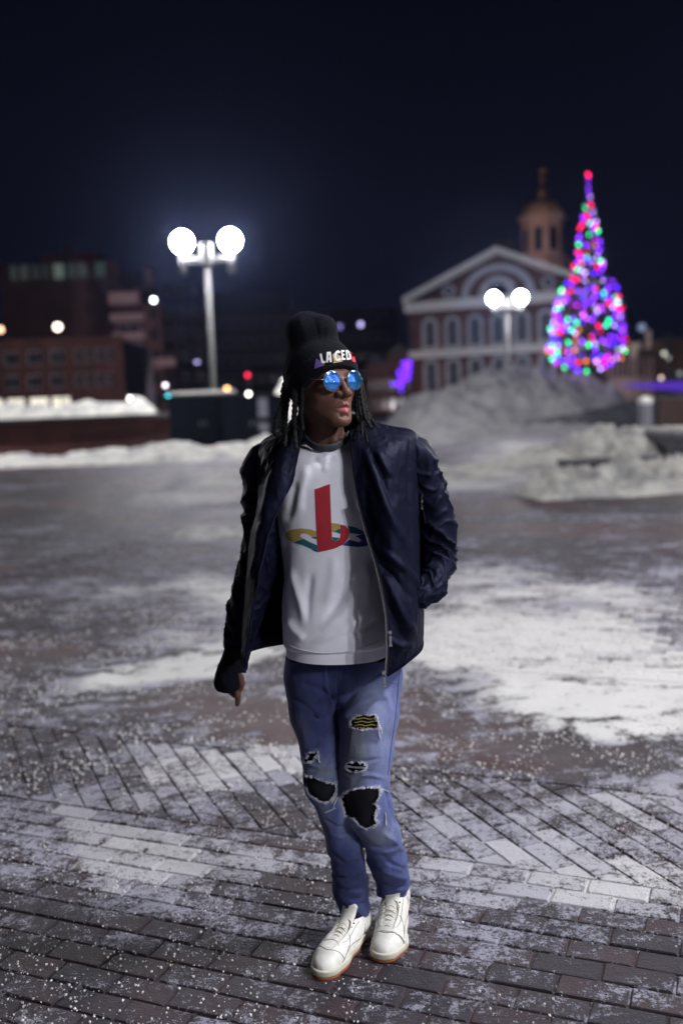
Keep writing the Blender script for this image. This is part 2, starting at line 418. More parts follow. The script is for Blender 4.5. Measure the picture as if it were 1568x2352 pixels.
# ------------------------------------------------------------------ grains of de-icing salt and ice crumbs
M_SALT = mat('salt', (.74, .71, .70), .6, var=.3, scale=60)
V, F = [], []
OCT = np.array([(1, 0, 0), (0, 1, 0), (-1, 0, 0), (0, -1, 0), (0, 0, 1), (0, 0, -1)], float)
OF = [(0, 1, 4), (1, 2, 4), (2, 3, 4), (3, 0, 4), (1, 0, 5), (2, 1, 5), (3, 2, 5), (0, 3, 5)]
cnt = 0
while cnt < 26000:
    t = rng.random(); y = 1.7 + 7.3 * t ** 1.25; x = rng.uniform(-.5, .5) * (y * .86 + 1.0)
    cl = float(fbm(x * 2.2, y * 2.2, 0, 3, 21)); cl2 = float(fbm(x * 9, y * 9, 0, 2, 25))
    if cl * 1.0 + .8 * cl2 < rng.uniform(-.34, .34): continue
    r = .0015 + .0042 * rng.random() ** 2.6
    if y > 4.2: r *= 1.7
    a = rng.normal(size=(3, 3)); q, _ = np.linalg.qr(a)
    W = (OCT * rng.uniform(.7, 1.25, (6, 1))) @ q * r + np.array([x, y, r * .55 + (0.004 if y > 4.2 else 0)])
    n = len(V); V.extend(W.tolist()); F.extend([(n + a_, n + b_, n + c_) for a_, b_, c_ in OF]); cnt += 1
tag(mobj('salt_grains', V, F, M_SALT), 'white grains of road salt and ice scattered over the brick paving', kind='stuff')

# ------------------------------------------------------------------ snow banks
def snow_bank(label, path, w, h, base=0.0, seed=1, mat_=None, lump=.9, n=110, m=26, freq=.9):
    C = catmull(path, n); T = np.gradient(C, axis=0); T /= np.linalg.norm(T, axis=1, keepdims=True); N = np.stack([-T[:, 1], T[:, 0]], 1)
    V = []
    wi = np.interp(np.linspace(0, 1, n), np.linspace(0, 1, len(w)), w); hi = np.interp(np.linspace(0, 1, n), np.linspace(0, 1, len(h)), h)
    for i in range(n):
        for j in range(m):
            t = -1 + 2 * j / (m - 1); p = C[i, :2] + N[i] * t * wi[i] / 2
            V.append((p[0], p[1], t, hi[i], i / (n - 1)))
    A = np.array(V); f = freq
    nz = fbm(A[:, 0] * f, A[:, 1] * f, seed, 5, seed)
    nz = nz + .42 * (1 - 2 * np.abs(fbm(A[:, 0] * f * 3.1, A[:, 1] * f * 3.1, seed, 3, seed + 50)))
    endt = np.clip(np.minimum(A[:, 4], 1 - A[:, 4]) * 14, 0, 1) ** .5
    z = A[:, 3] * np.clip(1 - np.abs(A[:, 2]) ** 2.2, 0, 1) ** .8 * (.75 + lump * nz) * endt
    P = np.stack([A[:, 0], A[:, 1], base + np.maximum(z, 0) - .02], 1)
    F = [(i * m + j, i * m + j + 1, (i + 1) * m + j + 1, (i + 1) * m + j) for i in range(n - 1) for j in range(m - 1)]
    rim = list(range(m)) + [i * m + m - 1 for i in range(1, n)] + [(n - 1) * m + j for j in range(m - 2, -1, -1)] + [i * m for i in range(n - 2, 0, -1)]
    o = mobj('snow_bank', P, [tuple(reversed(f)) for f in F], mat_ or M_SNOW, smooth=True)
    return tag(o, label, 'snow bank', 'banks of cleared snow')
snow_bank('long creamy snow bank lying along the foot of the low brick wall', [(-24, 36.2, 0), (-14, 35.2, 0), (-8, 34.3, 0), (-4.2, 33.8, 0), (-1.8, 33.8, 0)], [4.5, 4.2, 4.0, 4.5, 3.2], [.24, .28, .36, .52, .55], seed=3, lump=.9)
snow_bank('ragged white snow heaped on top of the low brick wall', [(-24, 41.2, 0), (-14, 40.5, 0), (-10, 40.3, 0), (-7.3, 40.2, 0)], [2.2, 2.2, 2.0, 1.6], [.42, .42, .5, .4], base=1.60, seed=5, lump=1.0, freq=1.0)
snow_bank('small bright snow heap behind the shoulder beside the dark boxes', [(-2.8, 43, 0), (-1.4, 43, 0), (1.0, 44, 0)], [3, 4, 3], [1.5, 1.9, 1.3], seed=8)
snow_bank('huge grey snow pile in front of the gabled hall', [(3.0, 55, 0), (6.5, 56, 0), (9.5, 57, 0), (13, 57, 0), (16.5, 57, 0)], [7, 9, 10, 10, 6], [1.7, 2.6, 2.85, 2.85, 2.2], seed=11, mat_=M_SNOWD, lump=.45, m=44, freq=.35)
snow_bank('low rugged snow bank at the right edge in front of the concrete planter', [(3.0, 16.6, 0), (4.2, 16.9, 0), (6.0, 17.4, 0), (9.0, 17.6, 0), (12.0, 17.4, 0)], [1.6, 2.2, 2.4, 2.4, 2.2], [.18, .38, .42, .42, .40], seed=14, lump=1.3, freq=2.0)
snow_bank('sloping snow heap piled up against the left side of the concrete planter', [(3.6, 22.3, 0), (5.0, 23.2, 0), (6.4, 23.8, 0), (7.6, 24.4, 0)], [2.6, 3.4, 4.0, 3.2], [.14, .45, .78, .66], seed=17, lump=.8, freq=.9)
snow_bank('flat drift of snow across the plaza right of the shoulder', [(1.5, 20.5, 0), (3.2, 22.5, 0), (4.6, 25.5, 0), (5.6, 29, 0)], [2.2, 2.8, 2.4, 1.6], [.14, .2, .2, .15], seed=19)
snow_bank('far strip of dirty snow at the foot of the huge pile', [(1.2, 36, 0), (3.8, 40, 0), (7, 43, 0), (12, 46, 0)], [3, 5, 5, 3], [.3, .45, .4, .3], seed=23, mat_=M_SNOWD)

# ------------------------------------------------------------------ planters, slab, walls
M_CONC = mat('concrete', (.16, .16, .18), .8, scale=3, bump=.3)
M_CONCD = mat('dark_concrete', (.07, .07, .08), .8, scale=3, bump=.3)
def brick_wall_mat(name, c1, c2, mortar, s=1.0):
    t = NT(name); v = t.coord('Object', rot=(math.radians(90), 0, 0))
    b = t.n('TexBrick'); b.inputs['Color1'].default_value = (*c1, 1); b.inputs['Color2'].default_value = (*c2, 1); b.inputs['Mortar'].default_value = (*mortar, 1)
    b.inputs['Scale'].default_value = 4.5 * s; b.inputs['Mortar Size'].default_value = .015; t.l(v, b.inputs[0])
    n = t.noise(t.coord('Object'), .8, 4)
    t.set(Base_Color=t.mix(t.ramp(n, [(.3, .35), (.7, 1)]), (.02, .015, .015), b.outputs[0]), Roughness=.85); return t.m
M_WALLB = brick_wall_mat('wall_brick', (.13, .035, .03), (.10, .03, .028), (.08, .06, .06))
M_HALLB = brick_wall_mat('hall_brick', (.14, .05, .045), (.11, .045, .04), (.09, .07, .065), .5)
M_OFFB = brick_wall_mat('office_brick', (.17, .07, .06), (.13, .055, .05), (.09, .07, .065), .5)

t = thing('concrete_planter', 'square dark grey concrete planter at the right edge behind the snow bank', 'planter', (8.7, 22.6, 0))
MB().box(-1.45, 2.6, -1.2, 1.6, 0, .66, .03).build('planter_body', M_CONCD, t)
MB().box(-1.55, 2.7, -1.3, 1.7, .662, .75, .02).build('coping', M_CONC, t)
MB().box(-1.35, 2.5, -1.1, 1.5, .752, .82, .03).build('snow_cover', M_SNOW, t)
t = thing('granite_bench', 'long low granite bench slab half buried in the right snow bank', 'bench', (6.1, 18.9, 0))
MB().box(-1.9, 1.5, -.35, .35, .30, .44, .02).build('seat', M_CONCD, t)
MB().box(-1.4, -1.1, -.25, .25, 0, .30).build('leg', M_CONCD, t); MB().box(.7, 1.0, -.25, .25, 0, .30).build('leg', M_CONCD, t)
MB().box(1.52, 2.5, -.4, .5, 0, .58, .03).build('end_block', M_CONC, t)

wall = thing('brick_planter_wall', 'long low dark red brick wall with grey coping at left', 'wall', (-15.4, 41.0, 0), math.radians(-3.2))
MB().box(-13, 8.6, 0, .5, 0, 1.42).build('wall_body', M_WALLB, wall)
for k in range(12):
    MB().box(-13 + k * 1.8 + .008, -13 + (k + 1) * 1.8 - .008, -.06, .56, 1.42, 1.6, .01).build('coping_stone', M_CONC, wall)
t = thing('brown_brick_wall', 'dark brown brick wall section at the right edge behind the planter', 'wall', (15.2, 40, 0))
MB().box(-2.3, 6, 0, .6, 0, 1.35).build('wall_body', brick_wall_mat('brown_brick', (.09, .04, .03), (.07, .035, .03), (.06, .05, .05)), t)
MB().box(-2.36, 6, -.05, .65, 1.352, 1.46, .01).build('coping', M_CONCD, t)
t = thing('snow_topped_bollard', 'squat concrete bollard capped with snow beside the brown wall', 'bollard', (10.45, 34, 0))
MB().tube([(0, 0, 0), (0, 0, 1.3)], .22, 16).build('post', M_CONC, t); MB().sphere((0, 0, 1.34), .26, 16, 8, (1, 1, .7)).build('snow_cap', M_SNOW, t, True)
t = thing('dark_slope', 'long dark sloping bank of trodden snow behind the planter', 'snow bank', (0, 0, 0), group='banks of cleared snow')
COL.objects.unlink(t); bpy.data.objects.remove(t)
snow_bank('long dark low bank of dirty snow below the christmas tree', [(9, 47, 0), (14, 49, 0), (20, 50, 0), (26, 50, 0)], [6, 8, 8, 6], [.7, 1.1, 1.2, 1.1], seed=29, mat_=mat('sooty_snow', (.07, .07, .085), .85, scale=1, bump=.4), lump=.5, freq=.4)

# ------------------------------------------------------------------ twin globe plaza lamps
M_GLOBE = emit('lit_globe', (.96, .955, 1.0), 430 * LAMP_POWER, True)
M_POLE = mat('pale_painted_steel', (.040, .040, .038), .6, var=.12, scale=4)
def plaza_lamp(label, loc, rz=0, sep=1.86, hz=8.15, top=8.0, gr=.40, group='twin globe plaza lamps'):
    t = thing('plaza_lamp', label, 'street lamp', loc, rz, group)
    MB().tube([(0, 0, 0), (0, 0, .12), (0, 0, .5), (0, 0, .55), (0, 0, 7.2)], [.22, .22, .17, .125, .10], 16).build('pole', M_POLE, t, True)
    MB().box(-.20, .20, -.20, .20, 7.2, top + .05, .04).build('post_head', M_POLE, t)
    MB().box(-sep / 2 - .12, sep / 2 + .12, -.09, .09, 7.28, 7.54, .03).build('crossarm', M_POLE, t)
    for s in (-1, 1):
        x = s * sep / 2
        MB().tube([(x, 0, 6.88), (x, 0, 6.93), (x, 0, 7.25), (x, 0, 7.65)], [.13, .16, .15, .17], 14).build('globe_holder', M_POLE, t, True)
        MB().sphere((x, 0, hz - .02), gr, 20, 12).build('globe', M_GLOBE, t, True)
    return t
p = at(475, 600, 35)
l0 = plaza_lamp('tall twin globe lamp post glowing left of the person', (at(473.5, 555, 39.5)[0], 39.5, 0))
p = at(1164.5, 703, 70)
plaza_lamp('smaller distant twin globe lamp in front of the gabled hall', (p[0], 70, 0.35))
plaza_lamp('twin globe lamp post standing beyond the right edge of the picture', (7.0, 2.85, 0), math.radians(60))
plaza_lamp('twin globe lamp post behind the photographer on the right', (10.3, -7.2, 0), math.radians(40))
plaza_lamp('twin globe lamp post out of frame right of the planter', (15.5, 27, 0), math.radians(20))
plaza_lamp('twin globe lamp post out of frame left of the brick wall', (-21, 31, 0), math.radians(-30))

# ------------------------------------------------------------------ dark boxes by the lamp
M_BOX = mat('dark_green_steel', (.008, .010, .016), .85, scale=2, Specular_IOR_Level=.08)
M_PAPER = mat('weathered_notice', (.22, .22, .27), .8, var=.35, scale=9)
def street_box(label, x, y, w, d, h, snow, notes):
    t = thing('utility_cabinet', label, 'cabinet', (x, y, 0))
    MB().box(-w / 2, w / 2, -d / 2, d / 2, .1, h, .04).build('cabinet_body', M_BOX, t)
    MB().box(-w / 2 - .06, w / 2 + .06, -d / 2 - .06, d / 2 + .06, h, h + .10, .02).build('lid', M_BOX, t)
    MB().box(-w / 2 + .04, w / 2 - .04, -d / 2 + .04, d / 2 - .04, 0, .1).build('plinth', M_CONCD, t)
    for k in (-1, 1):
        dr = MB().box(k * w / 4 - w / 4 + .05, k * w / 4 + w / 4 - .05, -d / 2 - .03, -d / 2 - .004, .25, h - .15, .01).build('door', M_BOX, t)
        MB().box(k * .09 - .02, k * .09 + .02, -d / 2 - .06, -d / 2 - .032, h * .5, h * .5 + .2).build('handle', M_CONC, dr)
    if snow: MB().box(-w / 2, w / 2 - .05, -d / 2, d / 2, h + .102, h + .25, .06).build('snow_cover', M_SNOW, t)
    for (nx, nz, nw, nh) in notes: MB().box(nx - nw / 2, nx + nw / 2, -d / 2 - .05, -d / 2 - .036, nz - nh / 2, nz + nh / 2).build('notice', M_PAPER, t)
    return t
street_box('broad dark cabinet with snow on its lid beside the lamp post', -5.0, 37.6, 2.5, 1.0, 2.1, True, [(.95, 1.35, .3, .35), (.95, .75, .25, .3)])
street_box('taller dark cabinet with a faded notice right of the lamp post', -3.05, 37.0, 2.3, 1.2, 2.0, False, [(.35, 1.65, .35, .7), (.35, .95, .35, .3)])
MB_s = None

# ------------------------------------------------------------------ buildings
M_WHITE = mat('white_stone_trim', (.62, .61, .62), .7, var=.12, scale=1.5)
M_TRIM2 = mat('grey_trim', (.36, .36, .40), .7, var=.2, scale=1.5)
M_GLASS = mat('dark_window_glass', (.012, .014, .022), .15, scale=2)
M_ROOF = mat('slate_roof', (.03, .03, .04), .7, scale=2)
M_LITW = emit('lit_shop_window', (1.0, .93, .78), 1.3)
M_BAND = mat('pinkish_concrete', (.34, .24, .25), .8, scale=.8)
def front(x0, x1, z0, z1, openings, y, depth):
    """front face with real recessed openings [(x0,x1,z0,z1)]"""
    m = MB(); X = sorted({x0, x1, *[o[0] for o in openings], *[o[1] for o in openings]}); Z = sorted({z0, z1, *[o[2] for o in openings], *[o[3] for o in openings]})
    for a, b in zip(X, X[1:]):
        for c, d in zip(Z, Z[1:]):
            mx, mz = (a + b) / 2, (c + d) / 2
            if any(o[0] < mx < o[1] and o[2] < mz < o[3] for o in openings): continue
            m.add([(a, y, c), (b, y, c), (b, y, d), (a, y, d)], [(0, 1, 2, 3)])
    for (a, b, c, d) in openings:
        e = y + depth
        m.add([(a, y, c), (b, y, c), (b, y, d), (a, y, d), (a, e, c), (b, e, c), (b, e, d), (a, e, d)], [(0, 4, 5, 1), (1, 5, 6, 2), (2, 6, 7, 3), (3, 7, 4, 0)])
    return m
def window(parent, x0, x1, z0, z1, y, depth=.3, glass=None, frame=None, mull=1):
    fr = frame or M_TRIM2
    m = MB(); s = min(.12, (x1 - x0) * .1)
    m.box(x0, x0 + s, y + depth - .1, y + depth - .02, z0, z1).box(x1 - s, x1, y + depth - .1, y + depth - .02, z0, z1)
    m.box(x0 + s, x1 - s, y + depth - .1, y + depth - .02, z1 - s, z1).box(x0 + s, x1 - s, y + depth - .1, y + depth - .02, z0, z0 + s)
    for k in range(mull):
        xm = x0 + (x1 - x0) * (k + 1) / (mull + 1); m.box(xm - s / 3, xm + s / 3, y + depth - .09, y + depth - .03, z0 + s, z1 - s)
    w_ = m.build('window', fr, parent)
    MB().add([(x0, y + depth, z0), (x1, y + depth, z0), (x1, y + depth, z1), (x0, y + depth, z1)], [(0, 1, 2, 3)]).build('pane', glass or M_GLASS, w_)
    return w_
def R4(x0, y0, x1, y1, Y):
    a = at(x0, y1, Y); b = at(x1, y0, Y); return a[0], b[0], a[2], b[2]

# low brick block at the left, 110 m off
Yb = 110; cx = lambda c: c * .38; cy = lambda c: 470 + c * .38
t = thing('brick_office_building', 'low brown brick building with two rows of dark windows and lit shop windows at left', 'building', (0, Yb, 0))
ops = []; lit = []
for (a, b) in ((-110, -30), (25, 112), (165, 250), (305, 390)):
    for (c, d) in ((892, 955), (1030, 1090)): ops.append(R4(cx(a), cy(c), cx(b), cy(d), Yb))
for (a, b) in ((452, 492), (512, 550), (580, 625), (648, 682)):
    for (c, d) in ((890, 935), (1022, 1068)): ops.append(R4(cx(a), cy(c), cx(b), cy(d), Yb))
for (a, b) in ((-110, 15), (42, 148), (178, 292), (312, 425)): lit.append(R4(cx(a), cy(1150), cx(b), cy(1250), Yb))
zt = 3.0
def q(o, r): # snap rows to shared heights
    return (o[0], o[1], r[0], r[1])
rows = {0: (7.2, 8.75), 1: (4.65, 6.15)}
ops2 = [q(o, rows[0] if o[2] > 6.4 else rows[1]) for o in ops]; lit2 = [(o[0], o[1], 1.1, 3.75) for o in lit]
xr = at(282, 800, Yb)[0]
front(-48, xr, 0, 9.6, ops2 + lit2, 0, .35).build('front_wall', M_OFFB, t)
MB().box(-48, xr, .36, 18, 0, 9.5).build('rear_block', M_ROOF, t)
MB().box(-48, xr + .1, -.12, .34, 9.62, 10.0).build('parapet', M_OFFB, t)
for o in ops2: window(t, *o, 0, .3)
for k, o in enumerate(lit2): window(t, *o, 0, .3, glass=M_LITW, frame=M_ROOF, mull=2 + k % 2)
# tall dark block behind
Yc = 165
t = thing('tall_dark_block', 'tall dark office block with a row of dim lit windows under its roof', 'building', (0, Yc, 0))
x0, x1, z0, z1 = R4(20, 640, 275, 900, Yc)
ops = []
for (a, b) in ((62, 105), (120, 175), (190, 240), (255, 300), (325, 390), (415, 460), (470, 530), (575, 640)):
    o = R4(cx(a), cy(440), cx(b), cy(492), Yc); ops.append((o[0], o[1], 23.6, 26.2))
front(x0, x1, 0, z1 + 2.2, ops, 0, .5).build('front_wall', mat('dark_cladding', (.10, .055, .052), .7, scale=.3), t)
MB().box(x0, x1, .6, 22, 0, z1 + 2).build('rear_block', M_ROOF, t)
GW = [emit('dim_window_grey', (.75, .85, .85), .045), emit('dim_window_green', (.55, .85, .78), .05), emit('bright_window_cool', (.72, .95, .85), .13), emit('dim_window_dark', (.6, .75, .8), .03)]
for k, o in enumerate(ops): window(t, *o, 0, .4, glass=GW[[0, 0, 3, 3, 2, 1, 0, 1][k]], frame=M_ROOF)
p0, p1, q0, q1 = R4(85, 575, 213, 632, Yc)
MB().box(p0, p1, 3, 12, z1 + 2, q1).build('penthouse', mat('rust_cladding', (.12, .04, .035), .8, scale=.4), t)
MB().box(p0 + 4, p0 + 5, 2, 3, z1 + 2, q1 + 1.5).build('chimney', M_ROOF, t)
# stepped tower with light balcony bands
Yd = 150
t = thing('balcony_tower', 'narrow brick tower with stacked pale balcony bands', 'building', (0, Yd, 0))
x0, x1, z0, z1 = R4(cx(712), cy(490), cx(850), 940, Yd); x2 = at(cx(962), 700, Yd)[0]; zt2 = at(330, cy(600), Yd)[2]
MB().box(x0, x1 - .02, 1.2, 16, 0, z1).build('shaft', mat('sooty_brick', (.04, .022, .022), .8, scale=.4), t)
MB().box(x1, x2, .6, 15, 0, zt2).build('side_block', M_OFFB, t)
MB().box(x0 - .3, x1 - .5, 0, 1.18, at(300, cy(595), Yd)[2], at(300, cy(525), Yd)[2]).build('balcony', M_BAND, t)
for (c, d) in ((655, 700), (770, 812), (885, 920), (1000, 1040)):
    za, zb = at(300, cy(d), Yd)[2], at(300, cy(c), Yd)[2]
    MB().box(x0 - .3, x1 + .2, 0, 1.18, za, zb, .05).build('balcony', M_BAND, t)
    window(t, x0 + .5, x1 - .6, za - 2.6, za - .4, .85, .34)
MB().box(x1 + .3, x1 + 4.5, -.4, .58, at(340, cy(985), Yd)[2], at(340, cy(930), Yd)[2]).build('canopy', M_BAND, t)
for k in range(4):
    for j in range(6): window(t, x1 + 1 + k * 2.1, x1 + 2.2 + k * 2.1, 2.5 + j * 3.2, 4.3 + j * 3.2, .25, .34, frame=M_ROOF)
p = at(344, 690, 170)
t = thing('chimney_stack', 'thin pinkish chimney stack rising behind the tower', 'chimney', (p[0], 170, 0))
MB().tube([(0, 0, 0), (0, 0, at(341, 618, 170)[2])], [1.0, .8], 14).build('shaft', mat('pink_brick', (.5, .28, .30), .8, scale=.5), t, True)
MB().tube([(0, 0, at(341, 618, 170)[2]), (0, 0, at(341, 614, 170)[2])], .95, 14).build('rim', M_BAND, t)
# wide dark block across the middle
Ye = 230
t = thing('distant_dark_block', 'wide unlit building on the horizon behind the person with a few violet windows', 'building', (0, Ye, 0))
x0, x1, z0, z1 = R4(372, 705, 915, 960, Ye)
vio = []
for (a, b) in ((452, 806), (452, 829), (434, 905), (475, 905), (828, 745), (780, 750)):
    p = at(a, b, Ye); vio.append((p[0] - .55, p[0] + .55, p[2] - .6, p[2] + .6))
dk = []
for i in range(20):
    for j in range(5):
        xx = x0 + 2 + i * (x1 - x0 - 4) / 20; zz = 3 + j * 4.2
        if not any(abs(xx + .9 - (v[0] + v[1]) / 2) < 2.4 and abs(zz + .9 - (v[2] + v[3]) / 2) < 2.6 for v in vio): dk.append((xx, xx + 1.8, zz, zz + 1.8))
front(x0, x1, -2, z1, vio + dk, 0, .5).build('front_wall', mat('dark_render', (.075, .055, .055), .8, scale=.08, var=.5), t)
MB().box(x0, x1, .6, 20, -2, z1 - .2).build('rear_block', M_ROOF, t)
VW = emit('violet_window', (.55, .5, 1.0), 2.6); VW2 = emit('violet_window_dim', (.45, .38, 1.0), 1.0)
for k, o in enumerate(vio): window(t, *o, 0, .4, glass=[VW2, VW, VW2, VW2, VW, VW2][k], frame=M_ROOF, mull=0)
for o in dk: window(t, *o, 0, .4)
MB().box(x0 + 10, x0 + 30, 4, 16, z1, z1 + 5).build('roof_plant', M_ROOF, t)
# small red brick houses at the foot of the hall
for (a, b, c, lab) in ((845, 888, 836, 'dim orange brick shop front left of the purple shrub'), (893, 945, 812, 'dim red brick house beside the corner of the hall')):
    x0, x1, z0, z1 = R4(a, c, b, 950, 140)
    t = thing('small_brick_house', lab, 'house', (0, 140, 0))
    o = [(x0 + (x1 - x0) * k / 3 + .35, x0 + (x1 - x0) * (k + 1) / 3 - .35, zz, zz + 1.6) for k in range(3) for zz in (.6, 3.2)]
    front(x0, x1, 0, z1, o, 0, .3).build('front_wall', M_OFFB, t)
    for w_ in o: window(t, *w_, 0, .25)
    MB().prism([(x0 - .2, z1), (x1 + .2, z1), ((x0 + x1) / 2, z1 + 1.6)], -.1, 8).build('roof', M_ROOF, t)

# ------------------------------------------------------------------ the gabled hall with its cupola
HW = 12.35; ZC = 14.1; ZA = 20.0
hall = thing('gabled_brick_hall', 'old brick market hall with white pediment, arched windows and a cupola', 'hall', (at(1143, 700, 132)[0], 132, 0), math.radians(-24))
def arch_poly(cx_, z0, z1, r, n=14):
    return [(cx_ - r, z0), (cx_ + r, z0)] + [(cx_ + r * math.cos(a), z1 + r * math.sin(a)) for a in np.linspace(0, math.pi, n)]
def ring_prism(m, outer, inner, y0, y1):
    """arch shaped ring between two open outlines of equal length, extruded"""
    n = len(outer); V = []
    for y in (y0, y1): V += [(p[0], y, p[1]) for p in outer] + [(p[0], y, p[1]) for p in inner]
    F = []
    for i in range(n - 1):
        F += [(i, i + 1, n + i + 1, n + i), (2 * n + i, 3 * n + i, 3 * n + i + 1, 2 * n + i + 1), (i, 2 * n + i, 2 * n + i + 1, i + 1), (n + i, n + i + 1, 3 * n + i + 1, 3 * n + i)]
    F += [(0, n, 3 * n, 2 * n), (n - 1, 3 * n - 1, 4 * n - 1, 2 * n - 1)]
    m.add(V, F)
MB().box(-HW, HW, 0, 34, 0, ZC).build('body_wall', M_HALLB, hall)
MB().prism([(-HW, ZC), (HW, ZC), (0, ZA)], .02, .5).build('pediment_wall', M_HALLB, hall)
MB().prism([(-HW - .3, ZC + .1), (HW + .3, ZC + .1), (0, ZA + .2)], .52, 34).build('roof', M_ROOF, hall)
MB().box(-HW - .5, HW + .5, -.55, -.01, ZC - .55, ZC + .75, .04).build('cornice', M_WHITE, hall)
for s in (-1, 1):
    MB().prism([(s * (HW + .7), ZC + .76), (s * (HW + .7), ZC + 1.5), (0, ZA + 1.15), (0, ZA + .2)] if s > 0 else [(0, ZA + .2), (0, ZA + 1.15), (-(HW + .7), ZC + 1.5), (-(HW + .7), ZC + .76)], -.5, .6).build('raking_cornice', M_WHITE, hall)
MB().box(-HW - .2, HW + .2, -.3, -.01, 7.35, 8.35, .03).build('belt_course', M_WHITE, hall)
th = np.linspace(0, math.pi, 25)
m = MB(); ring_prism(m, [(4.9 * math.cos(a), ZC + .8 + 4.0 * math.sin(a)) for a in th], [(4.0 * math.cos(a), ZC + .8 + 3.15 * math.sin(a)) for a in th], -.22, .01); m.build('pediment_arch', M_TRIM2, hall)
m = MB(); ring_prism(m, [(2.5 * math.cos(a), ZC + .8 + 2.5 * math.sin(a)) for a in th], [(1.5 * math.cos(a), ZC + .8 + 1.6 * math.sin(a)) for a in th], -.2, .01); lun = m.build('lunette_frame', M_TRIM2, hall)
MB().prism([(1.5 * math.cos(a), ZC + .8 + 1.6 * math.sin(a)) for a in th], -.05, .012).build('pane', M_GLASS, lun)
for s in (-1, 1):
    th2 = np.linspace(0, 2 * math.pi, 25); m = MB(); ring_prism(m, [(s * 6.6 + .85 * math.cos(a), ZC + 1.9 + .85 * math.sin(a)) for a in th2], [(s * 6.6 + .5 * math.cos(a), ZC + 1.9 + .5 * math.sin(a)) for a in th2], -.15, .01)
    f_ = m.build('round_window', M_TRIM2, hall)
    MB().prism([(s * 6.6 + .5 * math.cos(a), ZC + 1.9 + .5 * math.sin(a)) for a in th2[:-1]], -.04, .012).build('pane', M_GLASS, f_)
M_PANEH = mat('hall_window_glass', (.10, .105, .13), .4, scale=1.5, var=.4)
for row, (z0, zs) in enumerate(((8.75, 11.6), (2.4, 6.1))):
    for k in range(7):
        c = (k - 3) * 3.12; ro, ri = 1.12, .72
        outer = [(c - ro, z0)] + [(c + ro * math.cos(a), zs + ro * math.sin(a)) for a in np.linspace(math.pi, 0, 15)] + [(c + ro, z0)]
        inner = [(c - ri, z0)] + [(c + ri * math.cos(a), zs + ri * math.sin(a)) for a in np.linspace(math.pi, 0, 15)] + [(c + ri, z0)]
        m = MB(); ring_prism(m, outer, inner, -.25, -.005); f_ = m.build('arched_window', M_TRIM2, hall)
        MB().prism(arch_poly(c, z0, zs, ri - .004), -.10, -.006).build('pane', M_PANEH, f_)
        m = MB().box(c - .16, c + .16, -.16, -.102, z0, zs + .5); m.build('mullion', M_GLASS, f_)
        MB().box(c - 1.25, c + 1.25, -.34, -.006, z0 - .22, z0 - .004).build('sill', M_WHITE, f_)
cup = (0, 27.5)
def octa(r, z): return [(cup[0] + r * math.cos(math.radians(22.5 + 45 * k)), cup[1] + r * math.sin(math.radians(22.5 + 45 * k)), z) for k in range(8)]
def octprism(secs, name, mt, smooth=False):
    V = []; [V.extend(octa(r, z)) for r, z in secs]; n = len(secs)
    F = [(j * 8 + i, j * 8 + (i + 1) % 8, (j + 1) * 8 + (i + 1) % 8, (j + 1) * 8 + i) for j in range(n - 1) for i in range(8)] + [tuple(range(7, -1, -1)), tuple((n - 1) * 8 + i for i in range(8))]
    return mobj(name, V, F, mt, hall, smooth)
M_CUP = mat('cupola_paint', (.50, .42, .40), .7, scale=.6, var=.15)
M_DOME = mat('cupola_dome', (.42, .30, .22), .5, scale=.6)
octprism([(4.1, 19.5), (4.1, 22.3), (3.7, 22.8)], 'cupola_base', M_CUP)
octprism([(3.15, 22.8), (3.15, 28.3)], 'cupola_lantern', M_CUP)
octprism([(3.5, 28.3), (3.75, 28.7), (3.7, 29.1)], 'cupola_cornice', M_CUP)
octprism([(3.3, 29.1), (3.1, 29.9), (2.5, 30.7), (1.5, 31.3), (.55, 31.7), (.5, 32.3)], 'dome', M_DOME)
m = MB(); m.tube([(cup[0], cup[1], z) for z in (32.3, 32.7, 33.0, 33.5, 34.0, 34.4, 36.3, 36.6)], [.45, .7, .55, .2, .15, .12, .08, .02], 12); m.sphere((cup[0], cup[1], 34.6), .5); m.sphere((cup[0] + .1, cup[1], 35.9), .55, 12, 8, (1.2, .4, .9)); m.build('finial', mat('gilt_finial', (.35, .2, .1), .4, .6, scale=1), hall, True)
for k in range(8):
    a = math.radians(45 * k); ca, sa = math.cos(a), math.sin(a); r0 = 3.15 * math.cos(math.radians(22.5))
    out = [(-.62, 23.6)] + [(.62 * math.cos(b), 26.6 + .62 * math.sin(b)) for b in np.linspace(math.pi, 0, 11)] + [(.62, 23.6)]
    V = [(cup[0] + ca * (r0 + dr) - sa * u, cup[1] + sa * (r0 + dr) + ca * u, z) for dr in (.03, .06) for u, z in out]; n = len(out)
    mobj('cupola_opening', V, [tuple(range(n, 2 * n)), tuple(range(n - 1, -1, -1))] + [(i, (i + 1) % n, n + (i + 1) % n, n + i) for i in range(n)], M_GLASS, hall)
MB().box(-.9, .9, 3, 5, ZA + .2, ZA + 2.2).build('chimney', M_HALLB, hall)

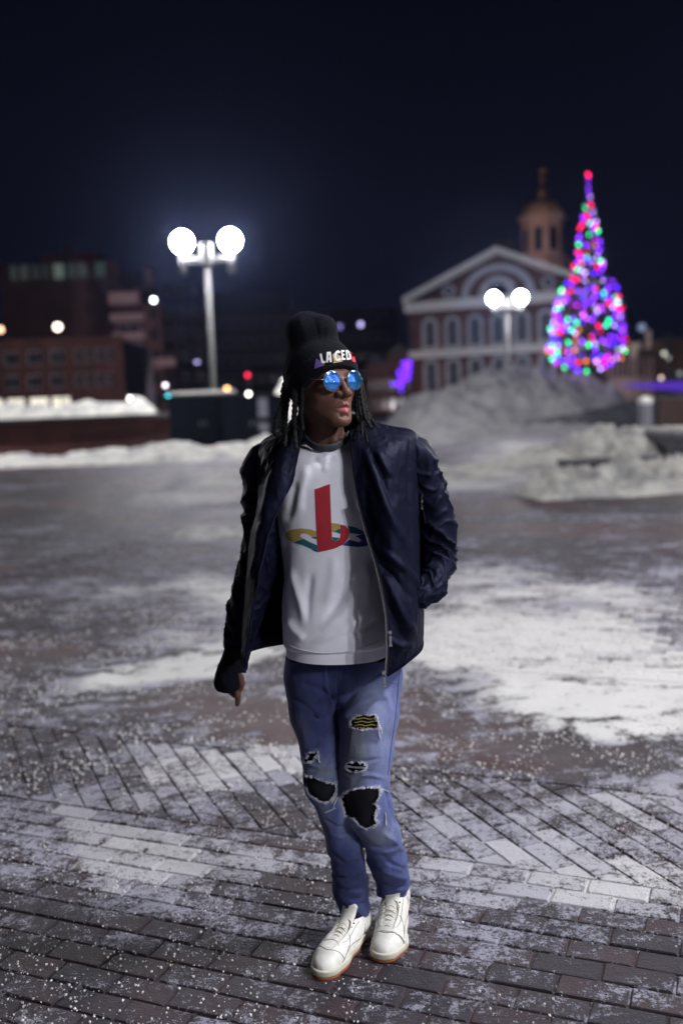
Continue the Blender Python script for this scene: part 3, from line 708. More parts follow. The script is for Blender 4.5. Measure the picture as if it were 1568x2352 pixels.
# ------------------------------------------------------------------ lit building and market frontage at the far right
t = thing('lit_market_front', 'low market building with a warmly lit pale column right of the christmas tree', 'building', (0, 120, 0))
x0, x1, z0, z1 = R4(1385, 800, 1600, 940, 120)
MB().box(x0, x1, .5, 12, 0, z1 + 1.2).build('rear_block', mat('dim_plaster', (.10, .065, .055), .8, scale=.2, var=.4), t)
M_WARM = mat('warm_plaster', (.62, .50, .44), .8, scale=.5)
a, b, c, d = R4(1443, 795, 1461, 878, 120); MB().box(a + .1, b - .1, -.5, .4, 0, d - .4, .05).build('column', M_WARM, t); MB().box(a - .3, b + .3, -.7, .48, d - .38, d + .4, .08).build('capital', M_WARM, t)
a, b, c, d = R4(1390, 868, 1486, 884, 120); MB().box(a, b, -2.4, -1.8, 0, d + .2).build('parapet', mat('pink_stone', (.35, .25, .26), .8, scale=.4), t)
for k in range(9): xx = a + k * (b - a) / 8; MB().box(xx - .12, xx + .12, -1.78, -1.6, 0, d + 2.4).build('baluster', M_BAND, t)
a, b, c, d = R4(1478, 770, 1500, 800, 120); MB().box(a + .3, b - .3, .1, .49, c, d + .6).build('shutter', M_WARM, t)

# ------------------------------------------------------------------ the christmas tree
TY = 58; tc0 = at(1356, 800, TY)
prof = [(395, 2), (440, 9), (480, 17), (520, 26), (560, 34), (600, 40), (640, 45), (655, 66), (690, 78), (730, 88), (765, 92), (800, 94), (825, 84), (845, 50), (856, 15), (872, 4)]
K = TY / FPX
prof = [(at(1356, y, TY)[2], max(1.5, r - 8) * K) for y, r in prof]
pz = np.array([p[0] for p in prof])[::-1]; pr = np.array([p[1] for p in prof])[::-1]
tree = thing('christmas_tree', 'tall conical christmas tree wrapped in violet, green and red lights', 'christmas tree', (tc0[0], TY, 0))
MB().tube([(0, 0, 0), (0, 0, 3), (0, 0, 14.2)], [.22, .2, .03], 10).build('trunk', mat('bark', (.05, .035, .025), .9), tree, True)
V, F = [], []
for i in range(9000):
    z = rng.uniform(pz[0], pz[-1]); R_ = np.interp(z, pz, pr)
    if rng.random() > R_ / 2.4 + .06: continue
    a = rng.uniform(0, 2 * math.pi); r = R_ * (.25 + .72 * rng.random() ** .6); p = np.array([r * math.cos(a), r * math.sin(a), z])
    d = np.array([math.cos(a), math.sin(a), rng.uniform(-.5, .1)]); d /= np.linalg.norm(d); s = np.cross(d, rng.normal(size=3)); s /= np.linalg.norm(s); L = rng.uniform(.12, .28)
    n = len(V); V += [p - s * .05, p + d * L * .5 - s * .07, p + d * L, p + d * L * .5 + s * .07]; F.append((n, n + 1, n + 2, n + 3))
tag(mobj('crown', V, F, mat('fir_needles', (.018, .035, .02), .7, scale=3), tree), kind='stuff')
palette = [('violet', (.22, .02, 1.0), 7.5, .30), ('blue_violet', (.09, .01, .95), 7.0, .17), ('lavender', (.50, .32, 1.0), 7.5, .13), ('magenta', (.62, .02, .85), 6.5, .08), ('green', (.01, .85, .28), 7.0, .14), ('red', (1.0, .008, .12), 7.0, .12), ('orange', (.80, .20, .03), 5.5, .06)]
bm_ = [emit('bulb_' + n_, c, s * .78) for n_, c, s, w_ in palette]
ws = np.array([p[3] for p in palette]); ws /= ws.sum()
bulbs = []; zz = pz[0]
cand = 0
while len(bulbs) < 330 and cand < 60000:
    cand += 1
    z = rng.uniform(pz[0], pz[-1]); R_ = float(np.interp(z, pz, pr))
    if rng.random() > R_ / 2.15 + .10: continue
    if 7.6 < z < 8.3 and rng.random() < .55: continue
    a = rng.uniform(0, 2 * math.pi); r = R_ * rng.uniform(.93, 1.03)
    p = np.array([r * math.cos(a) - 11 * K * (1 - (z - pz[0]) / (pz[-1] - pz[0])) ** 1.5, r * math.sin(a), z])
    if any(abs(p[2] - b_[2]) < .24 and np.linalg.norm(p - b_) < .24 for b_ in bulbs[-400:]): continue
    bulbs.append(p)
bulbs.append(np.array([-.05, -.02, 14.0]))
bulbs.sort(key=lambda p: p[1])
protos_b = {}
def bulb_geo(r): m = MB(); m.sphere((0, 0, 0), r, 8, 6, (1, 1, 1.25)); return m
stuffV = MB()
for i, p in enumerate(bulbs):
    k = int(rng.choice(len(palette), p=ws)) if i < len(bulbs) else 5
    if p[2] > 13.9: k = 5
    if i < 300:
        if k not in protos_b:
            o = bulb_geo(.082).build('bulb', bm_[k], tree, True); protos_b[k] = o
        else:
            o = protos_b[k].copy(); COL.objects.link(o)
        o.location = p; sc = rng.uniform(.75, 1.12); o.scale = (sc, sc, sc)
    else: protos_b.setdefault(('s', k), MB()).sphere(tuple(p), .08, 8, 6)
for k, v in list(protos_b.items()):
    if isinstance(k, tuple): tag(v.build('rear_bulbs', bm_[k[1]], tree, True), kind='stuff')
V, F = [], []
spiral = [(np.interp(z, pz, pr) * .96 * math.cos(z * 9), np.interp(z, pz, pr) * .96 * math.sin(z * 9), z) for z in np.linspace(pz[0] + .2, pz[-1], 700)]
MB().tube(spiral, .012, 4).build('light_string', mat('green_wire', (.02, .05, .03), .6), tree)

# ------------------------------------------------------------------ the purple lit shrub
sp = at(927, 860, 95)
t = thing('lit_shrub', 'shrub wrapped in purple lights beside the corner of the hall', 'shrub', (sp[0], 95, 0))
M_PUR = emit('purple_bulb', (.16, .02, 1.0), 4.5)
MB().tube([(0, 0, 0), (-.1, 0, 1.5), (.1, 0, 3)], [.12, .08, .04], 8).build('stem', mat('shrub_bark', (.05, .04, .03), .9), t, True)
m = MB(); ml = MB()
for i in range(46):
    u = rng.random(); px_ = np.interp(u, [0, .35, 1], [915, 928, 936]) + rng.normal() * (8 if u < .4 else 5); py_ = np.interp(u, [0, .35, 1], [888, 868, 832]) + rng.normal() * 6
    p = at(px_, py_, 95); q_ = (p[0] - sp[0], rng.uniform(-.5, .5), max(p[2], .2)); m.sphere(q_, .14, 7, 5)
    for j in range(10):
        c = np.array(q_) + rng.normal(size=3) * .25; ml.add([c, c + rng.normal(size=3) * .12, c + rng.normal(size=3) * .12], [(0, 1, 2)])
tag(m.build('lights', M_PUR, t, True), kind='stuff'); tag(ml.build('foliage', mat('shrub_leaf', (.02, .04, .02), .8), t), kind='stuff')

t = thing('added_glass_building', 'unseen glass fronted building with glowing floors, added behind the photographer for the lenses to mirror', 'building', (40, -24, 0), math.radians(-120))  # unseen building added so the mirror lenses have bright floors to reflect
MB().box(-22, 22, .5, 16, 0, 15).build('rear_block', M_ROOF, t)
front(-22, 22, 0, 15, [(-21.5 + 3.6 * k, -18.5 + 3.6 * k, z, z + 2.6) for k in range(12) for z in (.6, 4.2, 7.8, 11.4)], 0, .4).build('front_wall', M_CONC, t)
ADDED_PANES = [emit('added_pane_cool', (.75, .95, 1.0), 1.6), emit('added_pane_dim', (.6, .8, 1.0), .35), emit('added_pane_bright', (.95, 1.0, 1.0), 4.0)]
for k in range(12):
    for j, z in enumerate((.6, 4.2, 7.8, 11.4)): window(t, -21.5 + 3.6 * k, -18.5 + 3.6 * k, z, z + 2.6, 0, .35, glass=ADDED_PANES[(2 if (k * 7 + j * 3) % 5 == 0 else 0 if j < 2 else (k + j) % 2)], frame=M_ROOF)

# ------------------------------------------------------------------ small far lamps and signals
M_DARKM = mat('dark_metal', (.03, .03, .035), .5)
def small_lamp(label, px_, py_, Y, col, st, r=.2, cat='lamp', name='path_lamp', group='far lamps between the buildings'):
    p = at(px_, py_, Y); t = thing(name, label, cat, (p[0], Y, 0), 0, group)
    z = max(p[2], .5)
    MB().tube([(0, 0, 0), (0, 0, z - r)], [.07, .05], 8).build('pole', M_DARKM, t); MB().sphere((0, 0, z), r, 12, 8).build('globe', emit('far_lamp_' + str(len(bpy.data.materials)), col, st), t, True)
    MB().tube([(0, 0, z + r * .95), (0, 0, z + r * 1.25)], [r * .4, r * .2], 8).build('cap', M_DARKM, t)
W_ = (1, .97, .88)
small_lamp('small white lamp above the snowy wall top left of centre', 299, 915, 60, W_, 8, .12)
small_lamp('pale grey-white lamp just above the cyan signal', 380, 885, 70, (.9, .86, .95), 7, .12)
small_lamp('small white lamp at the foot of the tall twin globe lamp', 506, 907, 80, W_, 12, .15)
small_lamp('small white lamp furthest right of the row behind the cabinets', 571, 905, 80, W_, 11, .14)
small_lamp('bright white lamp hanging off the tower beneath the chimney stack', 353, 689, 120, (.85, 1, .95), 14, .24)
small_lamp('warm white wall lamp over the low brick building', 133, 751, 108, (1, .78, .62), 6, .40)
small_lamp('orange lamp at the left edge over the low brick building', 2, 757, 108, (1, .6, .35), 4, .3)
small_lamp('cool pale lamp between tree and right edge', 1473, 752, 105, (.45, .55, .9), .5, .4)
small_lamp('pale pink lamp low right of the lit column', 1517, 868, 90, (1, .72, .68), 2.0, .17)
small_lamp('creamy lamp behind bare branches near the right edge', 1524, 812, 100, (.95, 1, .85), 1.1, .22)
small_lamp('second creamy lamp just below the one behind bare branches', 1536, 822, 100, (.95, .95, .85), 1.0, .2)
small_lamp('faint lamp at the right edge of the picture', 1560, 858, 100, (.7, .8, .8), .5, .22)
def signal(label, px_, py_, Y, which, amb=None):
    p = at(px_, py_, Y); z = p[2]; t = thing('traffic_signal', label, 'traffic light', (p[0], Y, 0), 0, 'traffic lights behind the wall')
    zt_ = {'green': z + .7, 'amber': z + .35, 'red': z}[which]
    MB().tube([(0, .1, 0), (0, .1, zt_ + .3)], [.09, .07], 8).build('pole', M_DARKM, t)
    MB().box(-.2, .2, -.12, .06, zt_ - .95, zt_ + .25, .03).build('housing', M_DARKM, t)
    for k, (nm, col) in enumerate((('red', (1, .02, .08)), ('amber', (1, .45, .15)), ('green', (.01, .85, 1)))):
        on = nm == which; MB().sphere((0, -.14, zt_ - .35 * k), .14, 12, 8, (1, .5, 1)).build('lens', emit('signal_' + nm + '_' + which, col, {'red': 5, 'amber': 9, 'green': 11}[nm]) if on else M_GLASS, t, True)
signal('traffic signal showing cyan green below a white lamp', 388, 911, 75, 'green')
signal('traffic signal showing amber beside the tall lamp pole', 522, 893, 75, 'amber')
signal('traffic signal showing dim red left of the person', 569, 862, 85, 'red')

# awning at the right, its purple light put in as canvas glow
t = thing('market_awning', 'long low awning glowing purple near the right edge', 'awning', (0, 75, 0))
x0, x1, z0, z1 = R4(1425, 870, 1620, 906, 75)
aw = NT('purple_glow_canvas'); aw.set(Base_Color=(.12, .06, .4), Emission_Color=(.13, .04, .75), Emission_Strength=.42); aw = aw.m
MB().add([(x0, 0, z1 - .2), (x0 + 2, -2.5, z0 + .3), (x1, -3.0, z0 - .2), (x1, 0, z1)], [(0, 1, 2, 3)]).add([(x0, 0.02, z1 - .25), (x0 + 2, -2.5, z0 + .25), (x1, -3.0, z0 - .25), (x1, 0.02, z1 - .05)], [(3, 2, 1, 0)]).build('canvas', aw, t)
for k in range(4): xx = x0 + 2 + k * (x1 - x0 - 2.5) / 3; MB().tube([(xx, -2.4, 0), (xx, -2.4, z0 + .1)], .05, 8).build('post', M_DARKM, t)
# bare tree at the far right
t = thing('bare_tree', 'leafless dark tree standing behind the awning at the right edge', 'tree', (at(1545, 900, 85)[0], 85, 0))
def branch(m, p, d, L, r, k):
    q_ = p + d * L; m.tube([p, (p + q_) / 2 + rng.normal(size=3) * L * .04, q_], [r, r * .8, r * .6], 6, False)
    if k == 0: return
    for j in range(3):
        e = d + rng.normal(size=3) * .45; e[2] = abs(e[2]) * .8 + .1; e /= np.linalg.norm(e); branch(m, q_, e, L * rng.uniform(.6, .8), r * .58, k - 1)
mt = mat('bare_bark', (.05, .04, .04), .9)
MB().tube([(0, 0, 0), (0, 0, 1.2), (0, 0, 2.2)], [.25, .2, .18], 10).build('trunk', mt, t, True)
m = MB(); branch(m, np.array([0, 0, 2.15]), np.array([0, 0, 1.0]), 1.7, .17, 4); m.build('limbs', mt, t, True)

# ------------------------------------------------------------------ unseen floodlights added to brighten the hall and other buildings
def add_flood(label, loc, target, power, col, size=math.radians(70)):
    t = thing('added_floodlight', label, 'added_floodlight', loc, 0, 'unseen floodlights added to brighten the buildings')
    MB().box(-.25, .25, -.2, .2, 0, .5, .03).build('housing', M_DARKM, t)
    L = bpy.data.lights.new('added_beam', 'SPOT'); L.energy = power; L.color = col; L.spot_size = size; L.spot_blend = .8; L.shadow_soft_size = .3
    o = bpy.data.objects.new('added_beam', L); COL.objects.link(o); o.parent = t; o.location = (0, 0, .75)
    d = Vector(target) - Vector(loc) - Vector((0, 0, .75)); o.rotation_euler = d.to_track_quat('-Z', 'Y').to_euler()
add_flood('floodlight unseen behind the snow pile and aimed at the left half of the hall', (10, 100, 0), (17, 132, 11), 8000, (.88, .90, 1.0))
add_flood('floodlight unseen behind the snow pile and aimed at the right half of the hall', (24, 98, 0), (26, 130, 11), 6500, (.88, .90, 1.0))
add_flood('floodlight unseen at the foot of the chimney stack, brightening it', (at(344, 690, 160)[0], 150, 0), (at(344, 690, 170)[0], 170, 22), 9000, (1.0, .7, .75), math.radians(40))
add_flood('warm floodlight on the roof ridge aimed up at the cupola', (24.4, 140, 20.5), (31, 157, 27), 2700, (1.0, .55, .38), math.radians(60))
add_flood('floodlight unseen, brightening the low brick building at left', (-24, 84, 0), (-29, 110, 5), 4400, (1.0, .8, .78), math.radians(100))
add_flood('floodlight unseen before the tall dark block, brightening it', (-36, 125, 10.6), (-40, 165, 16), 2000, (1.0, .75, .75), math.radians(90))
add_flood('floodlight unseen, brightening the balcony tower', (-18, 118, 0), (-30, 150, 14), 11000, (1.0, .8, .82), math.radians(60))
add_flood('floodlight unseen, brightening the lit market front', (32, 100, 0), (35, 120, 4), 1800, (1.0, .8, .7), math.radians(50))
add_flood('floodlight unseen in front of the small brick houses, brightening them', (8, 120, 0), (6, 140, 3), 900, (1.0, .5, .35), math.radians(90))
# ================================================================== the person
PO = np.array([0.03, 2.93, 0.0])
person = thing('person', 'person in black beanie, round blue glasses, open dark bomber jacket and ripped jeans walking', 'person', tuple(PO))
def pobj(name, V, F, mt, parent=None, smooth=True, **k):
    V = np.asarray(V, float) - PO
    return mobj(name, V, F, mt, parent or person, smooth, **k)

def smin(a, b, k):
    h = np.clip(.5 + .5 * (b - a) / k, 0, 1); return b * (1 - h) + a * h - k * h * (1 - h)
def seg(P, a, b, ra, rb, sc=(1, 1, 1)):
    sc = np.array(sc); a = np.array(a, float) * sc; b = np.array(b, float) * sc; Q = P * sc
    ba = b - a; t = np.clip(((Q - a) @ ba) / (ba @ ba + 1e-12), 0, 1)
    return (np.linalg.norm(Q - a - t[:, None] * ba, axis=1) - (ra + (rb - ra) * t)) / max(sc)
def ell(P, c, r):
    r = np.array(r, float); q = (P - np.array(c)) / r; k = np.linalg.norm(q, axis=1); return (k - 1) * r.min() if False else k * (k - 1) / (np.linalg.norm(q / r, axis=1) + 1e-9)
def chain(P, pts, rad, k=.02, sc=(1, 1, 1)):
    d = None
    for i in range(len(pts) - 1):
        e = seg(P, pts[i], pts[i + 1], rad[i], rad[i + 1], sc); d = e if d is None else smin(d, e, k)
    return d
def nets(f, lo, hi, h):
    lo = np.array(lo, float); n = np.ceil((np.array(hi) - lo) / h).astype(int); n = (n // 4 + 1) * 4 + 1
    ax = [lo[i] + h * np.arange(n[i]) for i in range(3)]
    cs = [a[::4] for a in ax]; G = np.stack(np.meshgrid(*cs, indexing='ij'), -1).reshape(-1, 3)
    cv = f(G).reshape([len(c) for c in cs]); near_ = np.abs(cv) < 4 * h * 1.9
    blk = np.zeros([len(c) - 1 for c in cs], bool)
    for a in (0, 1):
        for b in (0, 1):
            for c in (0, 1): blk |= near_[a:a + blk.shape[0], b:b + blk.shape[1], c:c + blk.shape[2]]
    V = np.repeat(np.repeat(np.repeat(cv, 4, 0), 4, 1), 4, 2)[:n[0], :n[1], :n[2]].copy()
    m = np.zeros(n, bool); fine = np.repeat(np.repeat(np.repeat(blk, 4, 0), 4, 1), 4, 2)
    for a in (0, 1):
        for b in (0, 1):
            for c in (0, 1): m[a:a + fine.shape[0], b:b + fine.shape[1], c:c + fine.shape[2]] |= fine
    I = np.argwhere(m); V[m] = f(lo + I * h)
    ins = V < 0; c8 = np.zeros(np.array(n) - 1, int)
    for a in (0, 1):
        for b in (0, 1):
            for c in (0, 1): c8 += ins[a:n[0] - 1 + a, b:n[1] - 1 + b, c:n[2] - 1 + c]
    cells = np.argwhere((c8 > 0) & (c8 < 8)); idx = -np.ones(c8.shape, int); idx[tuple(cells.T)] = np.arange(len(cells))
    acc = np.zeros((len(cells), 3)); cnt = np.zeros(len(cells))
    for d in range(3):
        o1, o2 = [x for x in range(3) if x != d]
        for a in (0, 1):
            for b in (0, 1):
                s = np.zeros(3, int); s[o1] = a; s[o2] = b; e = s.copy(); e[d] = 1
                v0 = V[tuple((cells + s).T)]; v1 = V[tuple((cells + e).T)]; x = (v0 < 0) != (v1 < 0)
                t = np.where(x, v0 / (v0 - v1 + 1e-20), 0); p = np.repeat(s[None].astype(float), len(cells), 0); p[:, d] = t
                acc[x] += p[x]; cnt[x] += 1
    W = lo + (cells + acc / np.maximum(cnt, 1)[:, None]) * h
    Fq = []
    for d in range(3):
        o1, o2 = (d + 1) % 3, (d + 2) % 3
        sl = [slice(1, -1)] * 3; a0 = ins[:-1, :, :] if d == 0 else ins[:, :-1, :] if d == 1 else ins[:, :, :-1]
        a1 = ins[1:, :, :] if d == 0 else ins[:, 1:, :] if d == 1 else ins[:, :, 1:]
        E_ = np.argwhere(a0 != a1); ok = (E_[:, o1] > 0) & (E_[:, o2] > 0) & (E_[:, o1] < n[o1] - 1) & (E_[:, o2] < n[o2] - 1); E_ = E_[ok]
        sg = a0[tuple(E_.T)]; u = np.zeros(3, int); u[o1] = 1; w_ = np.zeros(3, int); w_[o2] = 1
        q = np.stack([idx[tuple((E_ - u - w_).T)], idx[tuple((E_ - w_).T)], idx[tuple(E_.T)], idx[tuple((E_ - u).T)]], 1)
        q[~sg] = q[~sg][:, ::-1]; Fq.append(q)
    Fq = np.vstack(Fq); Fq = Fq[(Fq >= 0).all(1)]
    return W, Fq
def vnormals(V, F):
    F = np.asarray(F); 
    n = np.cross(V[F[:, 2]] - V[F[:, 0]], V[F[:, 3]] - V[F[:, 1]]); N = np.zeros_like(V)
    for k in range(4): np.add.at(N, F[:, k], n)
    return N / (np.linalg.norm(N, axis=1, keepdims=True) + 1e-12)
def pxy(V):
    v = np.asarray(V) - _C; k = v @ _f; return 784 + FPX * (v @ _R) / k, 1176 - FPX * (v @ _U) / k
def folds(V, N, lines):
    """lines: (points in photo px, amplitude m, width px). Raised or sunk creases along the front of a cloth surface."""
    x, y = pxy(V); d_ = np.zeros(len(V)); front = np.clip(-N[:, 1] * 3 + .3, 0, 1)
    for pts, amp, wd in lines:
        pts = np.array(pts, float); L = np.concatenate([[0], np.cumsum(np.linalg.norm(np.diff(pts, axis=0), axis=1))]); best = np.full(len(V), 1e9); tt = np.zeros(len(V))
        for i in range(len(pts) - 1):
            a, b = pts[i], pts[i + 1]; ba = b - a; t = np.clip(((x - a[0]) * ba[0] + (y - a[1]) * ba[1]) / (ba @ ba), 0, 1)
            d = np.hypot(x - a[0] - t * ba[0], y - a[1] - t * ba[1]); m = d < best; best = np.where(m, d, best); tt = np.where(m, (L[i] + t * np.linalg.norm(ba)) / L[-1], tt)
        tap = np.clip(np.minimum(tt, 1 - tt) * 5 + .12, 0, 1)
        d_ += amp * tap * np.exp(-(best / wd) ** 2)
    return V + N * (d_ * front)[:, None]
def inpoly(x, y, poly):
    c = np.zeros(len(x), bool); n = len(poly)
    for i in range(n):
        x1, y1 = poly[i]; x2, y2 = poly[(i + 1) % n]
        m = ((y1 > y) != (y2 > y)) & (x < (x2 - x1) * (y - y1) / (y2 - y1 + 1e-12) + x1); c ^= m
    return c
def bvh_of(V, F): return BVHTree.FromPolygons([tuple(v) for v in V], [tuple(int(i) for i in f) for f in F])
def project(px_, py_, bvh, off):
    d = ray(px_, py_); d = d / np.linalg.norm(d); h = bvh.ray_cast(Vector(_C), Vector(d), 6)
    if h[0] is None: return None
    return np.array(h[0]) - d * off
def decal(name, poly, bvh, mt, parent, off=.0009, step=5.0, thick=.0006):
    """a printed or sewn flat mark laid on a garment: polygon in photo px, cut into a fine grid and laid onto the cloth"""
    bm = bmesh.new(); vs = [bm.verts.new((p[0], p[1], 0)) for p in poly]
    try: bm.faces.new(vs)
    except ValueError: pass
    xs_ = [p[0] for p in poly]; ys_ = [p[1] for p in poly]
    for ax, a, b in ((0, min(xs_), max(xs_)), (1, min(ys_), max(ys_))):
        k = math.ceil(a / step) * step
        while k < b:
            co = (k, 0, 0) if ax == 0 else (0, k, 0); no = (1, 0, 0) if ax == 0 else (0, 1, 0)
            bmesh.ops.bisect_plane(bm, geom=bm.verts[:] + bm.edges[:] + bm.faces[:], plane_co=co, plane_no=no); k += step
    bmesh.ops.triangulate(bm, faces=bm.faces[:]); bm.verts.index_update(); V = []; last = None
    for v in bm.verts:
        p = project(v.co.x, v.co.y, bvh, off); 
        if p is None: p = at(v.co.x, v.co.y, last[1] if last is not None else 2.9)
        last = p; V.append(p)
    F = [[v.index for v in f.verts] for f in bm.faces]; bm.free()
    return pobj(name, V, F, mt, parent, False)

# ---- materials
def cloth(name, c, rough=.85, sheen=.0, var=.12, weave=900, bstr=.15, spec=.3):
    t = NT(name); v = t.coord('Object')
    f = t.noise(v, 18, 4)
    t.set(Base_Color=t.ramp(f, [(.3, tuple(x * (1 - var) for x in c)), (.7, tuple(x * (1 + var) for x in c))]), Roughness=rough, Specular_IOR_Level=spec)
    if sheen: t.set(Sheen_Weight=sheen, Sheen_Roughness=.4)
    t.bump(t.math('ADD', t.noise(v, weave, 2), t.math('MULTIPLY', t.noise(v, 60, 4), .8)), bstr, .002); return t.m
SK = NT('brown_skin'); v = SK.coord('Object')
lipA = SK.n('Attribute'); lipA.attribute_name = 'lips'
base = SK.ramp(SK.noise(v, 30, 4), [(.3, (.110, .050, .034)), (.7, (.165, .077, .053))])
SK.set(Base_Color=SK.mix(lipA.outputs['Fac'], base, (.38, .11, .12)), Specular_IOR_Level=.35, Roughness=SK.ramp(SK.noise(v, 90, 3), [(.3, .50), (.7, .66)]), Subsurface_Weight=.12, Subsurface_Radius=(.02, .006, .003), Subsurface_Scale=.3)
SK.bump(SK.noise(v, 700, 2), .12, .001); M_SKIN = SK.m
M_SATIN = None
t = NT('navy_satin_nylon'); v = t.coord('Object')
t.set(Base_Color=(.0036, .0042, .0115), Roughness=.58, Specular_IOR_Level=.19, Specular_Tint=(.5, .55, 1.0), Sheen_Weight=.0, Sheen_Tint=(.35, .4, .9), Sheen_Roughness=.35)
t.bump(t.math('ADD', t.math('MULTIPLY', t.noise(v, 22, 3, .5), .5), t.noise(v, 8, 3)), .32, .012); M_SATIN = t.m
M_RIB = cloth('dark_rib_knit', (.005, .0055, .010), .9, weave=400, spec=.15)
M_SWEAT = cloth('white_fleece', (.84, .84, .92), .95, 0, .04, weave=1200, bstr=.12)
M_COLLAR = cloth('grey_rib_collar', (.060, .062, .078), .9)
M_LEG = cloth('black_leggings', (.008, .008, .012), .9)
M_KNIT = NT('black_beanie_knit'); v = M_KNIT.coord('Object')
M_KNIT.set(Base_Color=(.0028, .003, .0055), Roughness=.95, Specular_IOR_Level=.2, Sheen_Weight=.04, Sheen_Tint=(.4, .45, .8)); M_KNIT.bump(M_KNIT.math('ADD', M_KNIT.noise(v, 350, 3), M_KNIT.noise(v, 60, 3)), .5, .004); M_KNIT = M_KNIT.m
M_HAIR = cloth('dreadlock_hair', (.0035, .0032, .0035), .8, weave=500, bstr=.6)
M_METAL = NT('steel'); M_METAL.set(Base_Color=(.75, .75, .75), Metallic=1.0, Roughness=.22); M_METAL = M_METAL.m
M_LENS = NT('blue_mirror_lens'); v = M_LENS.coord('Object')
M_LENS.set(Base_Color=M_LENS.ramp(M_LENS.noise(v, 9, 2), [(.35, (.05, .55, 1.0)), (.65, (.10, .28, 1.0))]), Metallic=.9, Roughness=.12, Coat_Weight=.6, Coat_Roughness=.03); M_LENS = M_LENS.m
# denim
t = NT('blue_denim'); v = t.coord('Object')
fa = t.n('Attribute'); fa.attribute_name = 'fade'; ga = t.n('Attribute'); ga.attribute_name = 'green'; da = t.n('Attribute'); da.attribute_name = 'deep'
mott = t.noise(t.coord('Object', scale=(1.3, 1.3, .45)), 30, 6, .7)
c = t.ramp(mott, [(.3, (.042, .062, .21)), (.7, (.110, .145, .38))])
c = t.mix(t.math('MULTIPLY', fa.outputs['Fac'], t.ramp(mott, [(.3, .5), (.7, 1)])), c, (.33, .38, .60))
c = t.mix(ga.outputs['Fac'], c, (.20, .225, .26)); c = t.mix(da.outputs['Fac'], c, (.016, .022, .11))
tw = t.n('TexWave'); tw.bands_direction = 'DIAGONAL'; tw.inputs['Scale'].default_value = 260; tw.inputs['Distortion'].default_value = 1.5; t.l(v, tw.inputs[0])
c = t.mix(t.math('MULTIPLY', tw.outputs['Fac'], .05), c, (.40, .42, .62))
t.set(Base_Color=c, Roughness=.88, Sheen_Weight=.1); t.bump(t.math('ADD', t.math('MULTIPLY', tw.outputs['Fac'], .4), t.math('MULTIPLY', t.noise(v, 38, 5), 1.6)), .65, .005); M_DENIM = t.m
M_FRAY = cloth('frayed_cotton', (.62, .63, .70), .95)
M_LEATHER = cloth('white_leather', (.70, .69, .64), .5, var=.10, weave=160, bstr=.2, spec=.45)
M_MID = cloth('cream_midsole', (.60, .57, .48), .6, var=.1)
M_GUM = cloth('gum_outsole', (.34, .11, .04), .6)
M_STITCH = mat('grey_stitching', (.16, .16, .16), .8); M_SOCK = cloth('dark_sock', (.01, .012, .03), .9)

